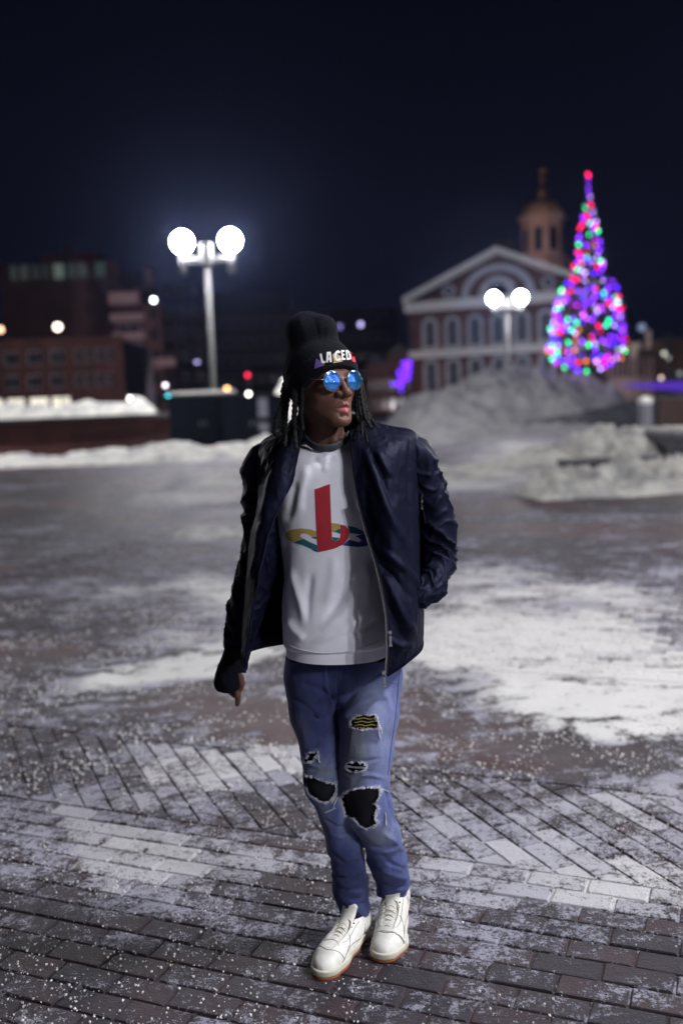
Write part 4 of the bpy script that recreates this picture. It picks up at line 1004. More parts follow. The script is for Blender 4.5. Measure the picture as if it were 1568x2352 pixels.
# ---- head, neck, hands and the body under the clothes
HS = 1.04; YAW = math.radians(35); HC = at(740, 877, 2.965)
cy_, sy_ = math.cos(YAW), math.sin(YAW)
RZ = np.array([[cy_, -sy_, 0], [sy_, cy_, 0], [0, 0, 1.0]])
def h2w(p): return HC + (RZ @ (np.array(p, float) * HS))
def w2h(P): return ((P - HC) @ RZ) / HS
def head_sdf(P):
    L = w2h(P); A = np.stack([np.abs(L[:, 0]), L[:, 1], L[:, 2]], 1)
    d = ell(L, (0, .012, .030), (.077, .098, .100))
    d = smin(d, ell(L, (0, -.033, -.030), (.060, .064, .075)), .03)
    d = smin(d, seg(A, (.053, -.004, -.055), (.018, -.076, -.104), .016, .019), .03)
    d = smin(d, seg(A, (.046, -.052, -.030), (.050, -.02, -.028), .018, .018), .028)       # cheekbones
    d = smin(d, seg(A, (.012, -.082, .022), (.042, -.068, .024), .012, .011), .014)          # brow
    d = smin(d, ell(L, (0, -.070, -.066), (.033, .029, .034)), .024)                        # muzzle
    d = smin(d, ell(L, (0, -.088, -.110), (.021, .018, .017)), .022)                        # chin
    d = -smin(-d, (np.linalg.norm(A - np.array([.032, -.097, -.001]), axis=1) - .016), .014)  # sockets
    d = smin(d, np.linalg.norm(A - np.array([.032, -.071, -.001]), axis=1) - .0135, .004)   # eyeballs under lids
    d = smin(d, seg(A, (.020, -.084, .004), (.044, -.078, .003), .0042, .0035), .005)       # upper lids
    d = smin(d, seg(A, (.021, -.083, -.009), (.042, -.079, -.009), .0035, .003), .005)      # lower lids
    d = smin(d, seg(L, (0, -.086, .008), (0, -.114, -.030), .0075, .0105), .010)            # nose bridge
    d = smin(d, np.linalg.norm(L - np.array([0, -.116, -.034]), axis=1) - .0115, .007)      # tip
    d = smin(d, ell(A, (.0160, -.103, -.037), (.0100, .0120, .0088)), .006)                 # wings
    d = -smin(-d, (seg(A, (.0075, -.111, -.0475), (.0085, -.101, -.047), .0033, .0035)), .002)  # nostrils
    up = seg(A, (.0045, -.1040, -.0640), (.0265, -.0875, -.0730), .0060, .0032); d = smin(d, up, .0045)
    up2 = seg(A, (.0, -.1020, -.0650), (.021, -.0905, -.0710), .0052, .0036); d = smin(d, up2, .003)
    lo_ = seg(A, (.0, -.1015, -.0850), (.0215, -.0885, -.0800), .0088, .0052); d = smin(d, lo_, .0045)
    d = -smin(-d, seg(A, (0, -.1105, -.0748), (.020, -.0975, -.0758), .0042, .0018), .0018)   # parted mouth
    d = -smin(-d, seg(L, (0, -.1085, -.0525), (0, -.1055, -.060), .0022, .0022), .003)       # philtrum
    d = -smin(-d, seg(A, (0, -.1050, -.0985), (.010, -.1000, -.098), .0040, .003), .008)      # under the lip
    # ear
    e = ell(A, (.080, .010, -.010), (.010, .020, .030)); d = smin(d, e, .006)
    # neck
    n = seg(P, h2w((0, .018, -.06)), at(752, 1040, 3.02), .056, .062, (1, 1.0, 1)); d = smin(d, n, .024)
    n = seg(P, h2w((.028, -.012, -.105)), at(768, 1028, 2.945), .012, .011); d = smin(d, n, .022)
    return d
lo = h2w((0, 0, -.02)) - np.array([.125, .14, .19]); hi = h2w((0, 0, 0)) + np.array([.125, .14, .15])
hv, hf = nets(head_sdf, lo, hi, .0021)
# lips as a colour of the skin
L = w2h(hv); A = np.stack([np.abs(L[:, 0]), L[:, 1], L[:, 2]], 1)
du = seg(A, (.0045, -.1040, -.0640), (.0265, -.0875, -.0730), .0060, .0032); dl = seg(A, (.0, -.1015, -.0850), (.0215, -.0885, -.0800), .0088, .0052)
lips = np.clip(1 - np.minimum(du, dl) / .0016, 0, 1) * np.clip(.6 + .5 * (dl < du), 0, 1) * (L[:, 1] < -.078)
# under-clothes body, coarse
def S(px_, py_, Y): return at(px_, py_, Y)
hand_Y = 2.955
wrist = S(537, 1538, hand_Y + .01)
def body_sdf(P):
    d = chain(P, [S(752, 1030, 3.02), S(755, 1090, 3.0), S(765, 1250, 2.99), S(772, 1400, 2.99), S(785, 1490, 2.99)], [.06, .09, .085, .075, .06], .05)
    d = smin(d, chain(P, [S(700, 1070, 3.0), S(632, 1075, 3.0), S(602, 1200, 2.99), S(580, 1330, 2.97), S(550, 1470, hand_Y), wrist], [.045, .042, .036, .032, .026, .023], .02), .03)
    d = smin(d, chain(P, [S(810, 1060, 3.0), S(925, 1060, 3.01), S(978, 1150, 3.03), S(1000, 1250, 3.05), S(988, 1330, 2.96), S(978, 1350, 2.90)], [.045, .042, .036, .033, .020, .016], .02), .03)
    d = smin(d, chain(P, LEGL, [r * .62 for r in LEGLr], .03), .03); d = smin(d, chain(P, LEGR, [r * .62 for r in LEGRr], .03), .03)
    return d
kk = lambda hw, Y: hw / FPX * Y
LEGLp = [(716, 1560, 3.0, 66), (722, 1640, 2.99, 56), (738, 1725, 2.975, 47), (744, 1800, 2.95, 46), (772, 1868, 2.95, 40), (791, 1940, 2.96, 40), (799, 1990, 2.97, 37), (803, 2030, 2.97, 41), (814, 2092, 2.97, 37)]
LEGRp = [(852, 1560, 2.98, 72), (847, 1640, 2.96, 69), (842, 1725, 2.94, 62), (836, 1795, 2.925, 57), (848, 1862, 2.93, 55), (875, 1918, 2.96, 45), (889, 1975, 2.99, 44), (901, 2015, 3.01, 39), (901, 2052, 3.02, 37)]
LEGL = [S(*p[:3]) for p in LEGLp]; LEGLr = [kk(p[3], p[2]) for p in LEGLp]; LEGR = [S(*p[:3]) for p in LEGRp]; LEGRr = [kk(p[3], p[2]) for p in LEGRp]
bv, bf = nets(body_sdf, (-.46, 2.78, .05), (.46, 3.16, 1.60), .011)
# hand: palm, thumb and four curled fingers
def hand_sdf(P):
    y0 = hand_Y
    d = seg(P, wrist, S(533, 1562, y0), .022, .026, (1, 1.25, 1)); d = smin(d, seg(P, S(527, 1568, y0 - .012), S(543, 1574, y0 + .02), .019, .018), .016)
    fg = [[(541, 1578, y0 - .020), (546, 1597, y0 - .024), (546.5, 1609, y0 - .018), (545, 1617, y0 - .010)],
          [(533, 1580, y0 - .004), (538, 1596, y0 - .012), (548, 1592, y0 - .004), (549, 1582, y0 + .004)],
          [(527, 1578, y0 + .012), (532, 1592, y0 + .008), (543, 1589, y0 + .016), (545, 1580, y0 + .02)],
          [(522, 1573, y0 + .026), (526, 1585, y0 + .024), (535, 1583, y0 + .03), (537, 1576, y0 + .032)]]
    for k, f in enumerate(fg):
        r = .0092 - .0007 * k; d = smin(d, chain(P, [S(*q) for q in f], [r * 1.06, r, r * .92, r * .8], .003), .004)
    th = [(541, 1545, y0 - .018), (552, 1556, y0 - .026), (555.5, 1569, y0 - .026), (553, 1582, y0 - .022)]
    d = smin(d, chain(P, [S(*q) for q in th], [.014, .0108, .0098, .0082], .004), .008)
    return d
a_, b_ = S(500, 1625, hand_Y), S(580, 1520, hand_Y)
hnv, hnf = nets(hand_sdf, (a_[0], hand_Y - .06, a_[2]), (b_[0], hand_Y + .06, b_[2]), .0022)
BV = np.vstack([hv, bv, hnv]); BF = np.vstack([hf, bf + len(hv), hnf + len(hv) + len(bv)])
body = pobj('body', BV, BF, M_SKIN, attrs={'lips': np.concatenate([lips, np.zeros(len(bv) + len(hnv))])})
# teeth glimpsed between the lips
m = MB()
for k in range(4):
    p = h2w(((k - 1.5) * .0072, -.0975 + abs(k - 1.5) * .0012, -.0722)); m.sphere(tuple(p), .0040, 8, 6, (1, .6, 1.15))
pobj('teeth', m.v, m.f, mat('teeth', (.55, .52, .48), .35), body)

# ---- jeans with real holes
HOLES = [[(855, 640), (900, 605), (1060, 600), (1085, 650), (1088, 715), (940, 722), (850, 700)],
         [(820, 1000), (870, 990), (960, 990), (990, 1010), (985, 1045), (950, 1068), (860, 1068), (815, 1040)],
         [(780, 1255), (820, 1235), (900, 1205), (1010, 1195), (1090, 1190), (1110, 1220), (1085, 1290), (1060, 1330), (1085, 1365), (1060, 1440), (1080, 1480), (1055, 1515), (990, 1540), (930, 1510), (880, 1450), (810, 1430), (800, 1370), (775, 1290)],
         [(470, 1105), (540, 1105), (640, 1150), (738, 1165), (742, 1220), (700, 1300), (650, 1328), (600, 1310), (520, 1260), (465, 1180)],
         [(505, 915), (580, 900), (590, 930), (545, 985), (480, 995), (462, 975), (500, 950)]]
HOLES = [[(564.5 + x * .28, 1474 + y * .28) for x, y in h] for h in HOLES]
hipL, hipR = S(728, 1500, 2.995), S(848, 1500, 2.985)
def jeans_sdf(P):
    dl = chain(P, LEGL, LEGLr, .02); dr = chain(P, LEGR, LEGRr, .02)
    hp = seg(P, hipL, hipR, .095, .098, (1, .98, 1)); hp = smin(hp, seg(P, S(735, 1555, 2.995), S(848, 1555, 2.985), .078, .082), .03)
    d = smin(smin(dl, dr, .006), hp, .035)
    x, y, z = P[:, 0], P[:, 1], P[:, 2]
    d = d - .0035 * fbm(x * 22, y * 22, z * 9, 3, 31)
    low = np.clip((.42 - z) / .3, 0, 1)
    d = d - .0048 * low * np.sin(z * 120 + 5.0 * vnoise(x * 16, y * 16, z * 10, 33) + x * 30) * (.5 + .8 * vnoise(x * 20, y * 20, z * 20, 35))
    return d
def cut(V, keep):
    return V
jv, jf = nets(jeans_sdf, (-.22, 2.78, .045), (.26, 3.14, .93), .0036)
jn = vnormals(jv, jf)
jv = folds(jv, jn, [([(778, 1770), (800, 1785), (850, 1780), (892, 1790)], .004, 4), ([(785, 1740), (830, 1748), (880, 1742)], -.003, 4), ([(700, 1750), (735, 1765), (768, 1760)], .005, 5), ([(742, 1880), (775, 1900), (815, 1895)], -.004, 4), ([(748, 1915), (790, 1925), (828, 1915)], .004, 5), ([(845, 1945), (880, 1950), (920, 1940)], -.005, 5), ([(660, 1600), (700, 1620), (740, 1660)], -.004, 6), ([(880, 1580), (900, 1640), (895, 1700)], .004, 7), ([(790, 1630), (810, 1680), (805, 1720)], .003, 8),
    ([(773, 1610), (740, 1585), (690, 1570)], -.006, 7), ([(778, 1625), (820, 1585), (880, 1545), (920, 1530)], -.007, 8), ([(775, 1640), (735, 1650), (690, 1640)], -.005, 8),
    ([(776, 1655), (830, 1610), (900, 1590)], .005, 9), ([(770, 1690), (730, 1720), (700, 1730)], .006, 8), ([(772, 1720), (745, 1765), (705, 1775)], -.006, 7), ([(880, 1800), (895, 1850), (918, 1905)], -.006, 6),
    ([(893, 1830), (905, 1870), (925, 1900)], .005, 5), ([(745, 1520), (748, 1580), (765, 1620)], .004, 4), ([(880, 1915), (905, 1930), (930, 1960)], .005, 6), ([(870, 1960), (900, 1985), (938, 2000)], -.005, 6),
    ([(868, 1995), (900, 2010), (938, 2020)], .006, 6), ([(870, 2030), (905, 2040), (938, 2035)], -.006, 5), ([(765, 2000), (800, 2010), (845, 2000)], .006, 6), ([(765, 2035), (800, 2045), (845, 2035)], -.006, 5),
    ([(775, 2065), (810, 2072), (848, 2060)], .006, 6), ([(760, 1960), (790, 1985), (832, 1980)], -.005, 6), ([(912, 1560), (912, 1620), (900, 1700), (890, 1780)], -.003, 2.5)])
# open the trouser ends and the waist, then the rips
fc = jv[jf].mean(1); fn = vnormals(jv, jf)[jf].mean(1); X, Y_ = pxy(fc)
legend = np.array([S(812, 2104, 2.97), S(903, 2058, 3.02)])
isL = (X < 856) & (Y_ > 1960)
zcut = np.where(fc[:, 0] < np.interp(.1, [0, 1], [0, 1]) * 0 + (legend[0, 0] + legend[1, 0]) / 2, .082, .118)
keep = (fc[:, 2] > zcut) & (fc[:, 2] < .905)
front_ = (fn[:, 1] < .25)
midx = np.interp(Y_, [1560, 1700, 1800, 1900], [776, 774, 772, 790])
for i, h in enumerate(HOLES):
    wob = 2.2 * vnoise(X * .25, Y_ * .25, 0, 40 + i); ins_ = inpoly(X + wob, Y_ + wob, h)
    same = fc[:, 1] < 2.975 + (.03 if i in (3, 4) else 0)
    keep &= ~(ins_ & front_ & same)
jx, jy = pxy(jv)
def gb(x0, y0, rx, ry): return np.exp(-((jx - x0) / rx) ** 2 - ((jy - y0) / ry) ** 2)
deep = np.clip(1.15 * gb(700, 1590, 70, 75) + .9 * gb(745, 1660, 40, 60) + .9 * gb(800, 1530, 90, 22) + 1.2 * gb(795, 2030, 60, 90) + .8 * gb(900, 2030, 50, 40) + .5 * gb(775, 1600, 14, 60) + .35 * gb(860, 1990, 20, 60), 0, .93)  # dark wash; left-thigh terms also paint its shade into the denim
green = np.clip(1.1 * gb(815, 1715, 32, 80) + .8 * gb(690, 1660, 22, 50) + .8 * gb(735, 1770, 30, 25) + .7 * gb(742, 1900, 16, 60) + .7 * gb(860, 1925, 34, 22) + .5 * gb(800, 1790, 26, 40), 0, .85)
hd_ = np.full(len(jv), 99.0)
for h in HOLES:
    for i_ in range(len(h)):
        a_h, b_h = np.array(h[i_]), np.array(h[(i_ + 1) % len(h)]); ba_ = b_h - a_h; t_ = np.clip(((jx - a_h[0]) * ba_[0] + (jy - a_h[1]) * ba_[1]) / (ba_ @ ba_), 0, 1); hd_ = np.minimum(hd_, np.hypot(jx - a_h[0] - t_ * ba_[0], jy - a_h[1] - t_ * ba_[1]))
fade = np.clip(1.1 * np.exp(-(hd_ / 6.0) ** 2) * (.6 + .8 * vnoise(jx * .2, jy * .35, 0, 44)) + .8 * gb(870, 1680, 40, 120) + .6 * gb(850, 1600, 40, 30) + .9 * gb(800, 1900, 22, 30) + .9 * gb(880, 1915, 30, 30) + .5 * gb(755, 1770, 25, 30), 0, 1)
jf2 = jf[keep]
jeans = pobj('jeans', jv, jf2, M_DENIM, attrs={'deep': deep, 'green': green, 'fade': fade})
md = jeans.modifiers.new('thick', 'SOLIDIFY'); md.thickness = .0025; md.offset = -1
def legs_in(P): return jeans_sdf(P) + .0075
kv, kf = nets(legs_in, (-.22, 2.78, .05), (.26, 3.14, .92), .006)
x_, y_ = pxy(kv)
kc = kv[kf].mean(1); kf = kf[(kc[:, 2] > .10) & (kc[:, 2] < .89)]
legg = pobj('leggings', kv, kf, M_LEG)
# frayed threads round every hole
jb = bvh_of(jv, jf)
def cpt(x, y): return (564.5 + x * .28, 1474 + y * .28)
m = MB()
def thread(p0, p1, r=.0007, sag=.004, lift=.003):
    a = project(p0[0], p0[1], jb, lift * rng.uniform(.4, 1)); b = project(p1[0], p1[1], jb, lift * rng.uniform(.6, 1.6))
    if a is None or b is None or np.linalg.norm(a - b) > .09: return
    mid = (a + b) / 2 + rng.normal(size=3) * sag * .6; m.tube(catmull([a, mid, b], 6), r, 4, False)
for i, h in enumerate(HOLES):
    n = len(h); cen = np.mean(h, 0)
    for j in range(n):
        a, b = np.array(h[j]), np.array(h[(j + 1) % n]); L_ = np.linalg.norm(b - a); k = max(2, int(L_ * 1.5))
        for q_ in range(k):
            p = a + (b - a) * (q_ + rng.random()) / k; e = (b - a) / (L_ + 1e-9); nrm = np.array([e[1], -e[0]]);
            if (cen - p) @ nrm < 0: nrm = -nrm
            cl = float(vnoise(p[0] * .22, p[1] * .22, i, 95)) + .25 + (.5 if e[0] * 0 + abs(nrm[0]) > .6 else 0)
            if rng.random() > cl + .35: continue
            ln_ = 1.2 + 4.5 * max(0, cl) * rng.random()
            out_ = -nrm * rng.uniform(.3, .9) * ln_ + e * rng.normal() * 2.5; in_ = nrm * rng.uniform(.3, 1.1) * ln_ + e * rng.normal() * 2.5
            thread(p + out_, p + in_, rng.uniform(.0004, .0009), .004, .0032)
for (a, b, r) in [(cpt(815, 1022), cpt(980, 1034), .0016), (cpt(815, 1028), cpt(985, 1038), .0014), (cpt(1050, 590), cpt(1085, 640), .0018), (cpt(1075, 640), cpt(1110, 720), .0016), (cpt(1085, 700), cpt(1108, 810), .0014), (cpt(1095, 690), cpt(1120, 750), .0012),
                  (cpt(590, 900), cpt(600, 985), .0022), (cpt(560, 950), cpt(610, 990), .0018), (cpt(1085, 1195), cpt(1170, 1230), .0016), (cpt(1140, 1400), cpt(1150, 1500), .002), (cpt(1085, 1500), cpt(1260, 1522), .0016), (cpt(1180, 1520), cpt(1330, 1495), .0009),
                  (cpt(650, 1400), cpt(735, 1365), .0022), (cpt(700, 1330), cpt(745, 1240), .0022), (cpt(715, 1380), cpt(765, 1260), .0018), (cpt(450, 935), cpt(505, 960), .0016), (cpt(455, 975), cpt(500, 990), .0016)]:
    for k in range(3): thread(np.array(a) + rng.normal(size=2) * .8, np.array(b) + rng.normal(size=2) * .8, r * .6, .003, .004)
fr = pobj('frayed_threads', m.v, m.f, M_FRAY, jeans, False); tag(fr, kind='stuff')
# yellow wavy print on the lining seen through the upper rip
kb = bvh_of(kv, kf); M_YEL = mat('yellow_print', (.50, .40, .10), .8); m = MB()
for j, yy in enumerate((630, 657, 685)):
    pts = [project(*cpt(892 + u * 172, yy + 5 * math.sin(u * 11 + j)), kb, .0006) for u in np.linspace(0, 1, 22)]
    pts = [p for p in pts if p is not None]
    if len(pts) > 5: m.tube(pts, .0014, 5)
for (a, b) in (((912, 703), (912, 716)), ((912, 703), (926, 703)), ((912, 709), (924, 709)), ((935, 703), (950, 704)), ((950, 710), (938, 716)), ((958, 703), (975, 703)), ((966, 703), (966, 717)), ((1012, 706), (1012, 716)), ((1028, 704), (1036, 716))):
    p, q_ = project(*cpt(*a), kb, .0006), project(*cpt(*b), kb, .0006)
    if p is not None and q_ is not None: m.tube([p, q_], .0009, 4)
pobj('yellow_print', m.v, m.f, M_YEL, legg, False)
# fly, pocket and side seams
M_SEAM = cloth('denim_seam', (.10, .11, .24), .9)
def seam(pts, r=.0013, mt=M_SEAM, b=jb, name='seam', par=jeans):
    q_ = [project(x, y, b, .0004) for x, y in catmull([(p[0], p[1], 0) for p in pts], 40)[:, :2]]; q_ = [p for p in q_ if p is not None]
    if len(q_) > 4:
        mm = MB().tube(q_, r, 5); pobj(name, mm.v, mm.f, mt, par)
seam([(748, 1512), (750, 1560), (760, 1610), (772, 1640)]); seam([(775, 1512), (772, 1560), (770, 1610)], .0009); seam([(918, 1530), (910, 1620), (900, 1700), (890, 1780)], .0016)
seam([(848, 1524), (878, 1560), (912, 1572)], .0011); seam([(832, 1915), (836, 1960), (838, 1990)], .0010)

# ---- sweatshirt
SW = [(1004, 752, 50, 3.0, .058), (1016, 752, 60, 3.0, .068), (1030, 756, 94, 3.0, .090), (1050, 760, 128, 2.995, .102), (1090, 764, 138, 2.99, .112), (1150, 767, 134, 2.985, .118), (1200, 768, 131, 2.98, .118), (1260, 770, 126, 2.98, .114), (1320, 773, 124, 2.975, .112),
      (1380, 773, 127, 2.975, .114), (1440, 774, 127, 2.97, .118), (1472, 775, 126, 2.97, .122), (1480, 776, 121, 2.97, .117), (1484, 776, 121, 2.97, .116), (1502, 777, 121, 2.97, .116)]
A_ = np.array(SW, float); nr = 230; ns = 260
rr = catmull(A_, nr); V = []
for i in range(nr):
    py_, cx_, hw, Yc, dy = rr[i]; c = at(cx_, py_, Yc); hwm = hw / FPX * Yc; tn = i / (nr - 1)
    neck = math.exp(-((tn) / .06) ** 2)
    for j in range(ns):
        a = 2 * math.pi * j / ns; ca, sa = math.cos(a), math.sin(a); e = 2 / 2.35
        x = hwm * math.copysign(abs(ca) ** e, ca); y = dy * math.copysign(abs(sa) ** e, sa)
        z = c[2] + neck * (.018 * sa) - .022 * neck * max(0, -sa) + (.010 * math.sin(a * 2 + 1) if tn > .9 else 0) * (tn - .9) * 4
        V.append((c[0] + x, c[1] + y, z))
V = np.array(V); F = np.array([(i * ns + j, (i + 1) * ns + j, (i + 1) * ns + (j + 1) % ns, i * ns + (j + 1) % ns) for i in range(nr - 1) for j in range(ns)])
N = vnormals(V, F)
if (N[ns * 100 + 195] @ np.array([0, -1, 0])) < 0: F = F[:, ::-1]; N = -N
cx2 = lambda p: (501.8 + p[0] * .38, 972.2 + p[1] * .38)
def C2(*p): return [cx2(q) for q in p]
V = V + N * (.0022 * fbm(V[:, 0] * 18, V[:, 1] * 18, V[:, 2] * 10, 3, 51))[:, None]
V = folds(V, N, [(C2((430, 870), (470, 1000), (510, 1130), (530, 1230)), .009, 10), (C2((560, 900), (540, 1050), (530, 1230)), -.006, 9), (C2((900, 760), (830, 900), (760, 1030), (640, 1200)), -.010, 10), (C2((930, 900), (850, 1020), (760, 1150), (620, 1260)), .007, 11),
    (C2((470, 350), (440, 500), (410, 600)), -.006, 9), (C2((540, 250), (500, 400), (480, 560)), .005, 11), (C2((790, 300), (800, 420), (840, 560)), -.006, 9), (C2((880, 830), (900, 950), (880, 1100)), .006, 9), (C2((410, 1180), (450, 1250), (520, 1310)), .008, 9),
    (C2((940, 1080), (860, 1180), (720, 1270), (560, 1330)), .007, 9), (C2((960, 1180), (880, 1240), (760, 1300)), -.007, 8), (C2((700, 800), (690, 950), (660, 1100)), .004, 12), (C2((395, 700), (400, 850), (395, 1000)), -.005, 8), (C2((620, 150), (660, 190), (640, 300)), .004, 8), (C2((560, 200), (620, 250), (700, 200)), -.004, 8)])
sweat = pobj('sweatshirt', V, F, M_SWEAT)
sb = bvh_of(V, F); swV, swF = V, F
# hem rib ridge line and stitched seams
seam([(655, 1479), (690, 1492), (740, 1500), (800, 1495), (850, 1482), (868, 1474)], .0016, M_SWEAT, sb, 'hem_seam', sweat)
m = MB(); cpts = catmull([(*at(x, y, Y),) for x, y, Y in ((698, 996, 2.985), (704, 1011, 2.94), (720, 1024, 2.906), (745, 1030, 2.893), (772, 1025, 2.898), (791, 1012, 2.926), (800, 997, 2.97))], 40)
m.tube(cpts, .0120, 14, True, .36); pobj('collar', m.v, m.f, M_COLLAR, sweat)
# emblem printed on the chest (flat print)
M_RED = mat('red_print', (.42, .02, .035), .8, var=.05); M_YP = mat('yellow_gold_print', (.50, .36, .10), .8, var=.05); M_TEAL = mat('teal_print', (.015, .13, .17), .8, var=.05); M_BLUE = mat('blue_print', (.02, .035, .22), .8, var=.05)
for nm, mt, poly in (('red_letter', M_RED, [(580, 400), (673, 367), (681, 600), (686, 700), (690, 714), (712, 712), (733, 697), (738, 670), (735, 612), (765, 618), (785, 640), (790, 665), (782, 700), (755, 732), (700, 758), (650, 770), (600, 780), (590, 640)]),
    ('yellow_band', M_YP, [(405, 680), (410, 660), (440, 643), (500, 636), (560, 642), (591, 655), (592, 682), (570, 688), (545, 674), (520, 665), (498, 668), (492, 685), (510, 697), (450, 718), (420, 706)]),
    ('teal_band', M_TEAL, [(452, 720), (512, 698), (560, 722), (597, 738), (598, 766), (560, 760), (510, 737)]), ('blue_tip', M_BLUE, [(560, 761), (598, 767), (600, 780), (575, 771)]), ('teal_corner', M_TEAL, [(560, 690), (592, 684), (594, 702)]),
    ('yellow_corner', M_YP, [(682, 602), (733, 610), (734, 632), (690, 657), (684, 655)]), ('teal_middle', M_TEAL, [(688, 659), (734, 634), (737, 668), (706, 658)]), ('teal_foot', M_TEAL, [(688, 688), (733, 693), (712, 711), (690, 713)]),
    ('teal_right', M_TEAL, [(778, 618), (830, 630), (884, 660), (855, 671), (792, 664), (788, 642)]), ('blue_right', M_BLUE, [(857, 672), (887, 661), (912, 690), (918, 722), (895, 742), (845, 748), (790, 744), (750, 737), (777, 712), (786, 704), (850, 719), (862, 712), (856, 698), (828, 683)])):
    decal(nm, C2(*poly), sb, mt, sweat)

# ---- bomber jacket
NET = [
 [(692, 1002, 2.90), (674, 990, 2.93), (668, 980, 3.0), (695, 968, 3.06), (755, 962, 3.08), (815, 966, 3.06), (840, 972, 3.0), (824, 990, 2.93), (802, 1008, 2.89)],
 [(688, 1032, 2.875), (652, 1010, 2.90), (630, 1000, 3.0), (650, 990, 3.09), (755, 984, 3.12), (860, 982, 3.09), (888, 980, 3.0), (856, 1004, 2.90), (805, 1034, 2.87)],
 [(680, 1072, 2.855), (632, 1052, 2.87), (590, 1036, 3.0), (620, 1036, 3.11), (755, 1036, 3.13), (900, 1026, 3.12), (958, 1004, 3.01), (890, 1040, 2.86), (810, 1072, 2.855)],
 [(672, 1108, 2.84), (625, 1120, 2.84), (584, 1115, 2.98), (610, 1120, 3.11), (760, 1120, 3.14), (920, 1110, 3.12), (962, 1095, 3.0), (892, 1112, 2.83), (816, 1115, 2.84)],
 [(632, 1190, 2.81), (602, 1195, 2.83), (580, 1200, 2.96), (605, 1200, 3.10), (760, 1200, 3.13), (920, 1200, 3.12), (960, 1195, 3.0), (903, 1208, 2.80), (840, 1210, 2.83)],
 [(600, 1300, 2.78), (584, 1300, 2.82), (572, 1300, 2.95), (602, 1300, 3.09), (760, 1300, 3.12), (920, 1300, 3.11), (962, 1295, 3.0), (925, 1308, 2.81), (868, 1302, 2.80)],
 [(580, 1410, 2.77), (569, 1400, 2.83), (562, 1400, 2.95), (606, 1390, 3.09), (760, 1400, 3.12), (920, 1400, 3.10), (968, 1385, 2.99), (944, 1400, 2.81), (888, 1402, 2.775)],
 [(570, 1475, 2.765), (562, 1465, 2.83), (564, 1455, 2.95), (640, 1436, 3.08), (760, 1440, 3.11), (905, 1445, 3.09), (968, 1445, 2.98), (945, 1470, 2.82), (893, 1480, 2.765)],
 [(564, 1534, 2.765), (560, 1512, 2.83), (578, 1490, 2.95), (654, 1474, 3.08), (760, 1468, 3.10), (900, 1468, 3.08), (966, 1482, 2.97), (934, 1518, 2.83), (890, 1548, 2.775)]]
NW = np.array([[at(*p) for p in row] for row in NET])
nu, nv = 300, 240
rows_ = np.stack([catmull(NW[i], nu) for i in range(len(NW))]); P_ = np.stack([catmull(rows_[:, j], nv) for j in range(nu)], 1)   # nv x nu
V = P_.reshape(-1, 3); F = np.array([(i * nu + j, i * nu + j + 1, (i + 1) * nu + j + 1, (i + 1) * nu + j) for i in range(nv - 1) for j in range(nu - 1)])
N = vnormals(V, F); cen = np.array([.0, 3.0, 1.2]); k_ = nv // 2 * nu + nu - 30
if N[k_] @ (V[k_] - cen) < 0: F = F[:, ::-1]; N = -N
V = V + N * (.0035 * fbm(V[:, 0] * 14, V[:, 1] * 14, V[:, 2] * 7, 3, 61) + .0022 * (1 - np.abs(fbm(V[:, 0] * 40, V[:, 1] * 40, V[:, 2] * 22, 2, 63)) * 2))[:, None]
V = folds(V, N, [(C2((880, 150), (940, 300), (1000, 480), (1060, 620), (1160, 790)), .009, 8), (C2((930, 180), (990, 330), (1050, 500), (1110, 640)), -.007, 8), (C2((955, 170), (1000, 260), (1040, 330)), .008, 6), (C2((940, 740), (1020, 790), (1110, 870), (1220, 990)), .009, 8),
    (C2((950, 830), (1060, 930), (1180, 1080)), -.008, 8), (C2((990, 900), (1060, 1050), (1120, 1180), (1200, 1300)), .009, 9), (C2((1000, 1050), (1080, 1230), (1120, 1330)), -.007, 9), (C2((880, 380), (900, 500), (940, 640)), -.006, 7), (C2((1150, 100), (1150, 300), (1160, 600), (1170, 800)), -.012, 5),
    (C2((1230, 900), (1260, 960), (1275, 1040)), .010, 5), (C2((1010, 1300), (1100, 1350), (1180, 1340)), .008, 7), (C2((330, 300), (300, 450), (260, 600)), .008, 8), (C2((250, 600), (240, 800), (200, 950)), .008, 7), (C2((200, 250), (220, 450), (190, 650)), -.008, 8), (C2((330, 850), (300, 1000), (260, 1200)), .010, 8), (C2((370, 900), (350, 1100), (330, 1250)), -.010, 7)])
jkV, jkF = V, F
jacket = pobj('jacket', V, F, M_SATIN); md = jacket.modifiers.new('thick', 'SOLIDIFY'); md.thickness = .007; md.offset = 0
jkb = bvh_of(V, F)
# ribbed hem and neck bands
def band(name, path, dz, thick, ribs, mt, par):
    C_ = np.asarray(path); n = len(C_); T = np.gradient(C_, axis=0); T /= np.linalg.norm(T, axis=1, keepdims=True); side = np.cross(T, [0, 0, 1.0]); side /= np.linalg.norm(side, axis=1, keepdims=True)
    V = []
    for i in range(n):
        r = thick * (.75 + .25 * math.cos(i / n * ribs * 2 * math.pi))
        for j in range(12):
            a = 2 * math.pi * j / 12; V.append(C_[i] + side[i] * math.cos(a) * r + np.array([0, 0, 1]) * math.sin(a) * dz)
    F = [(i * 12 + j, i * 12 + (j + 1) % 12, (i + 1) * 12 + (j + 1) % 12, (i + 1) * 12 + j) for i in range(n - 1) for j in range(12)] + [tuple(range(12)), tuple((n - 1) * 12 + j for j in range(11, -1, -1))]
    return pobj(name, V, F, mt, par)
hem = catmull(NW[-1], 420); band('hem_band', hem + np.array([0, 0, .012]), .021, .0085, 110, M_SATIN, jacket)
nk = catmull(NW[0], 200); band('neck_band', nk + np.array([0, 0, .004]), .016, .007, 60, M_RIB, jacket)
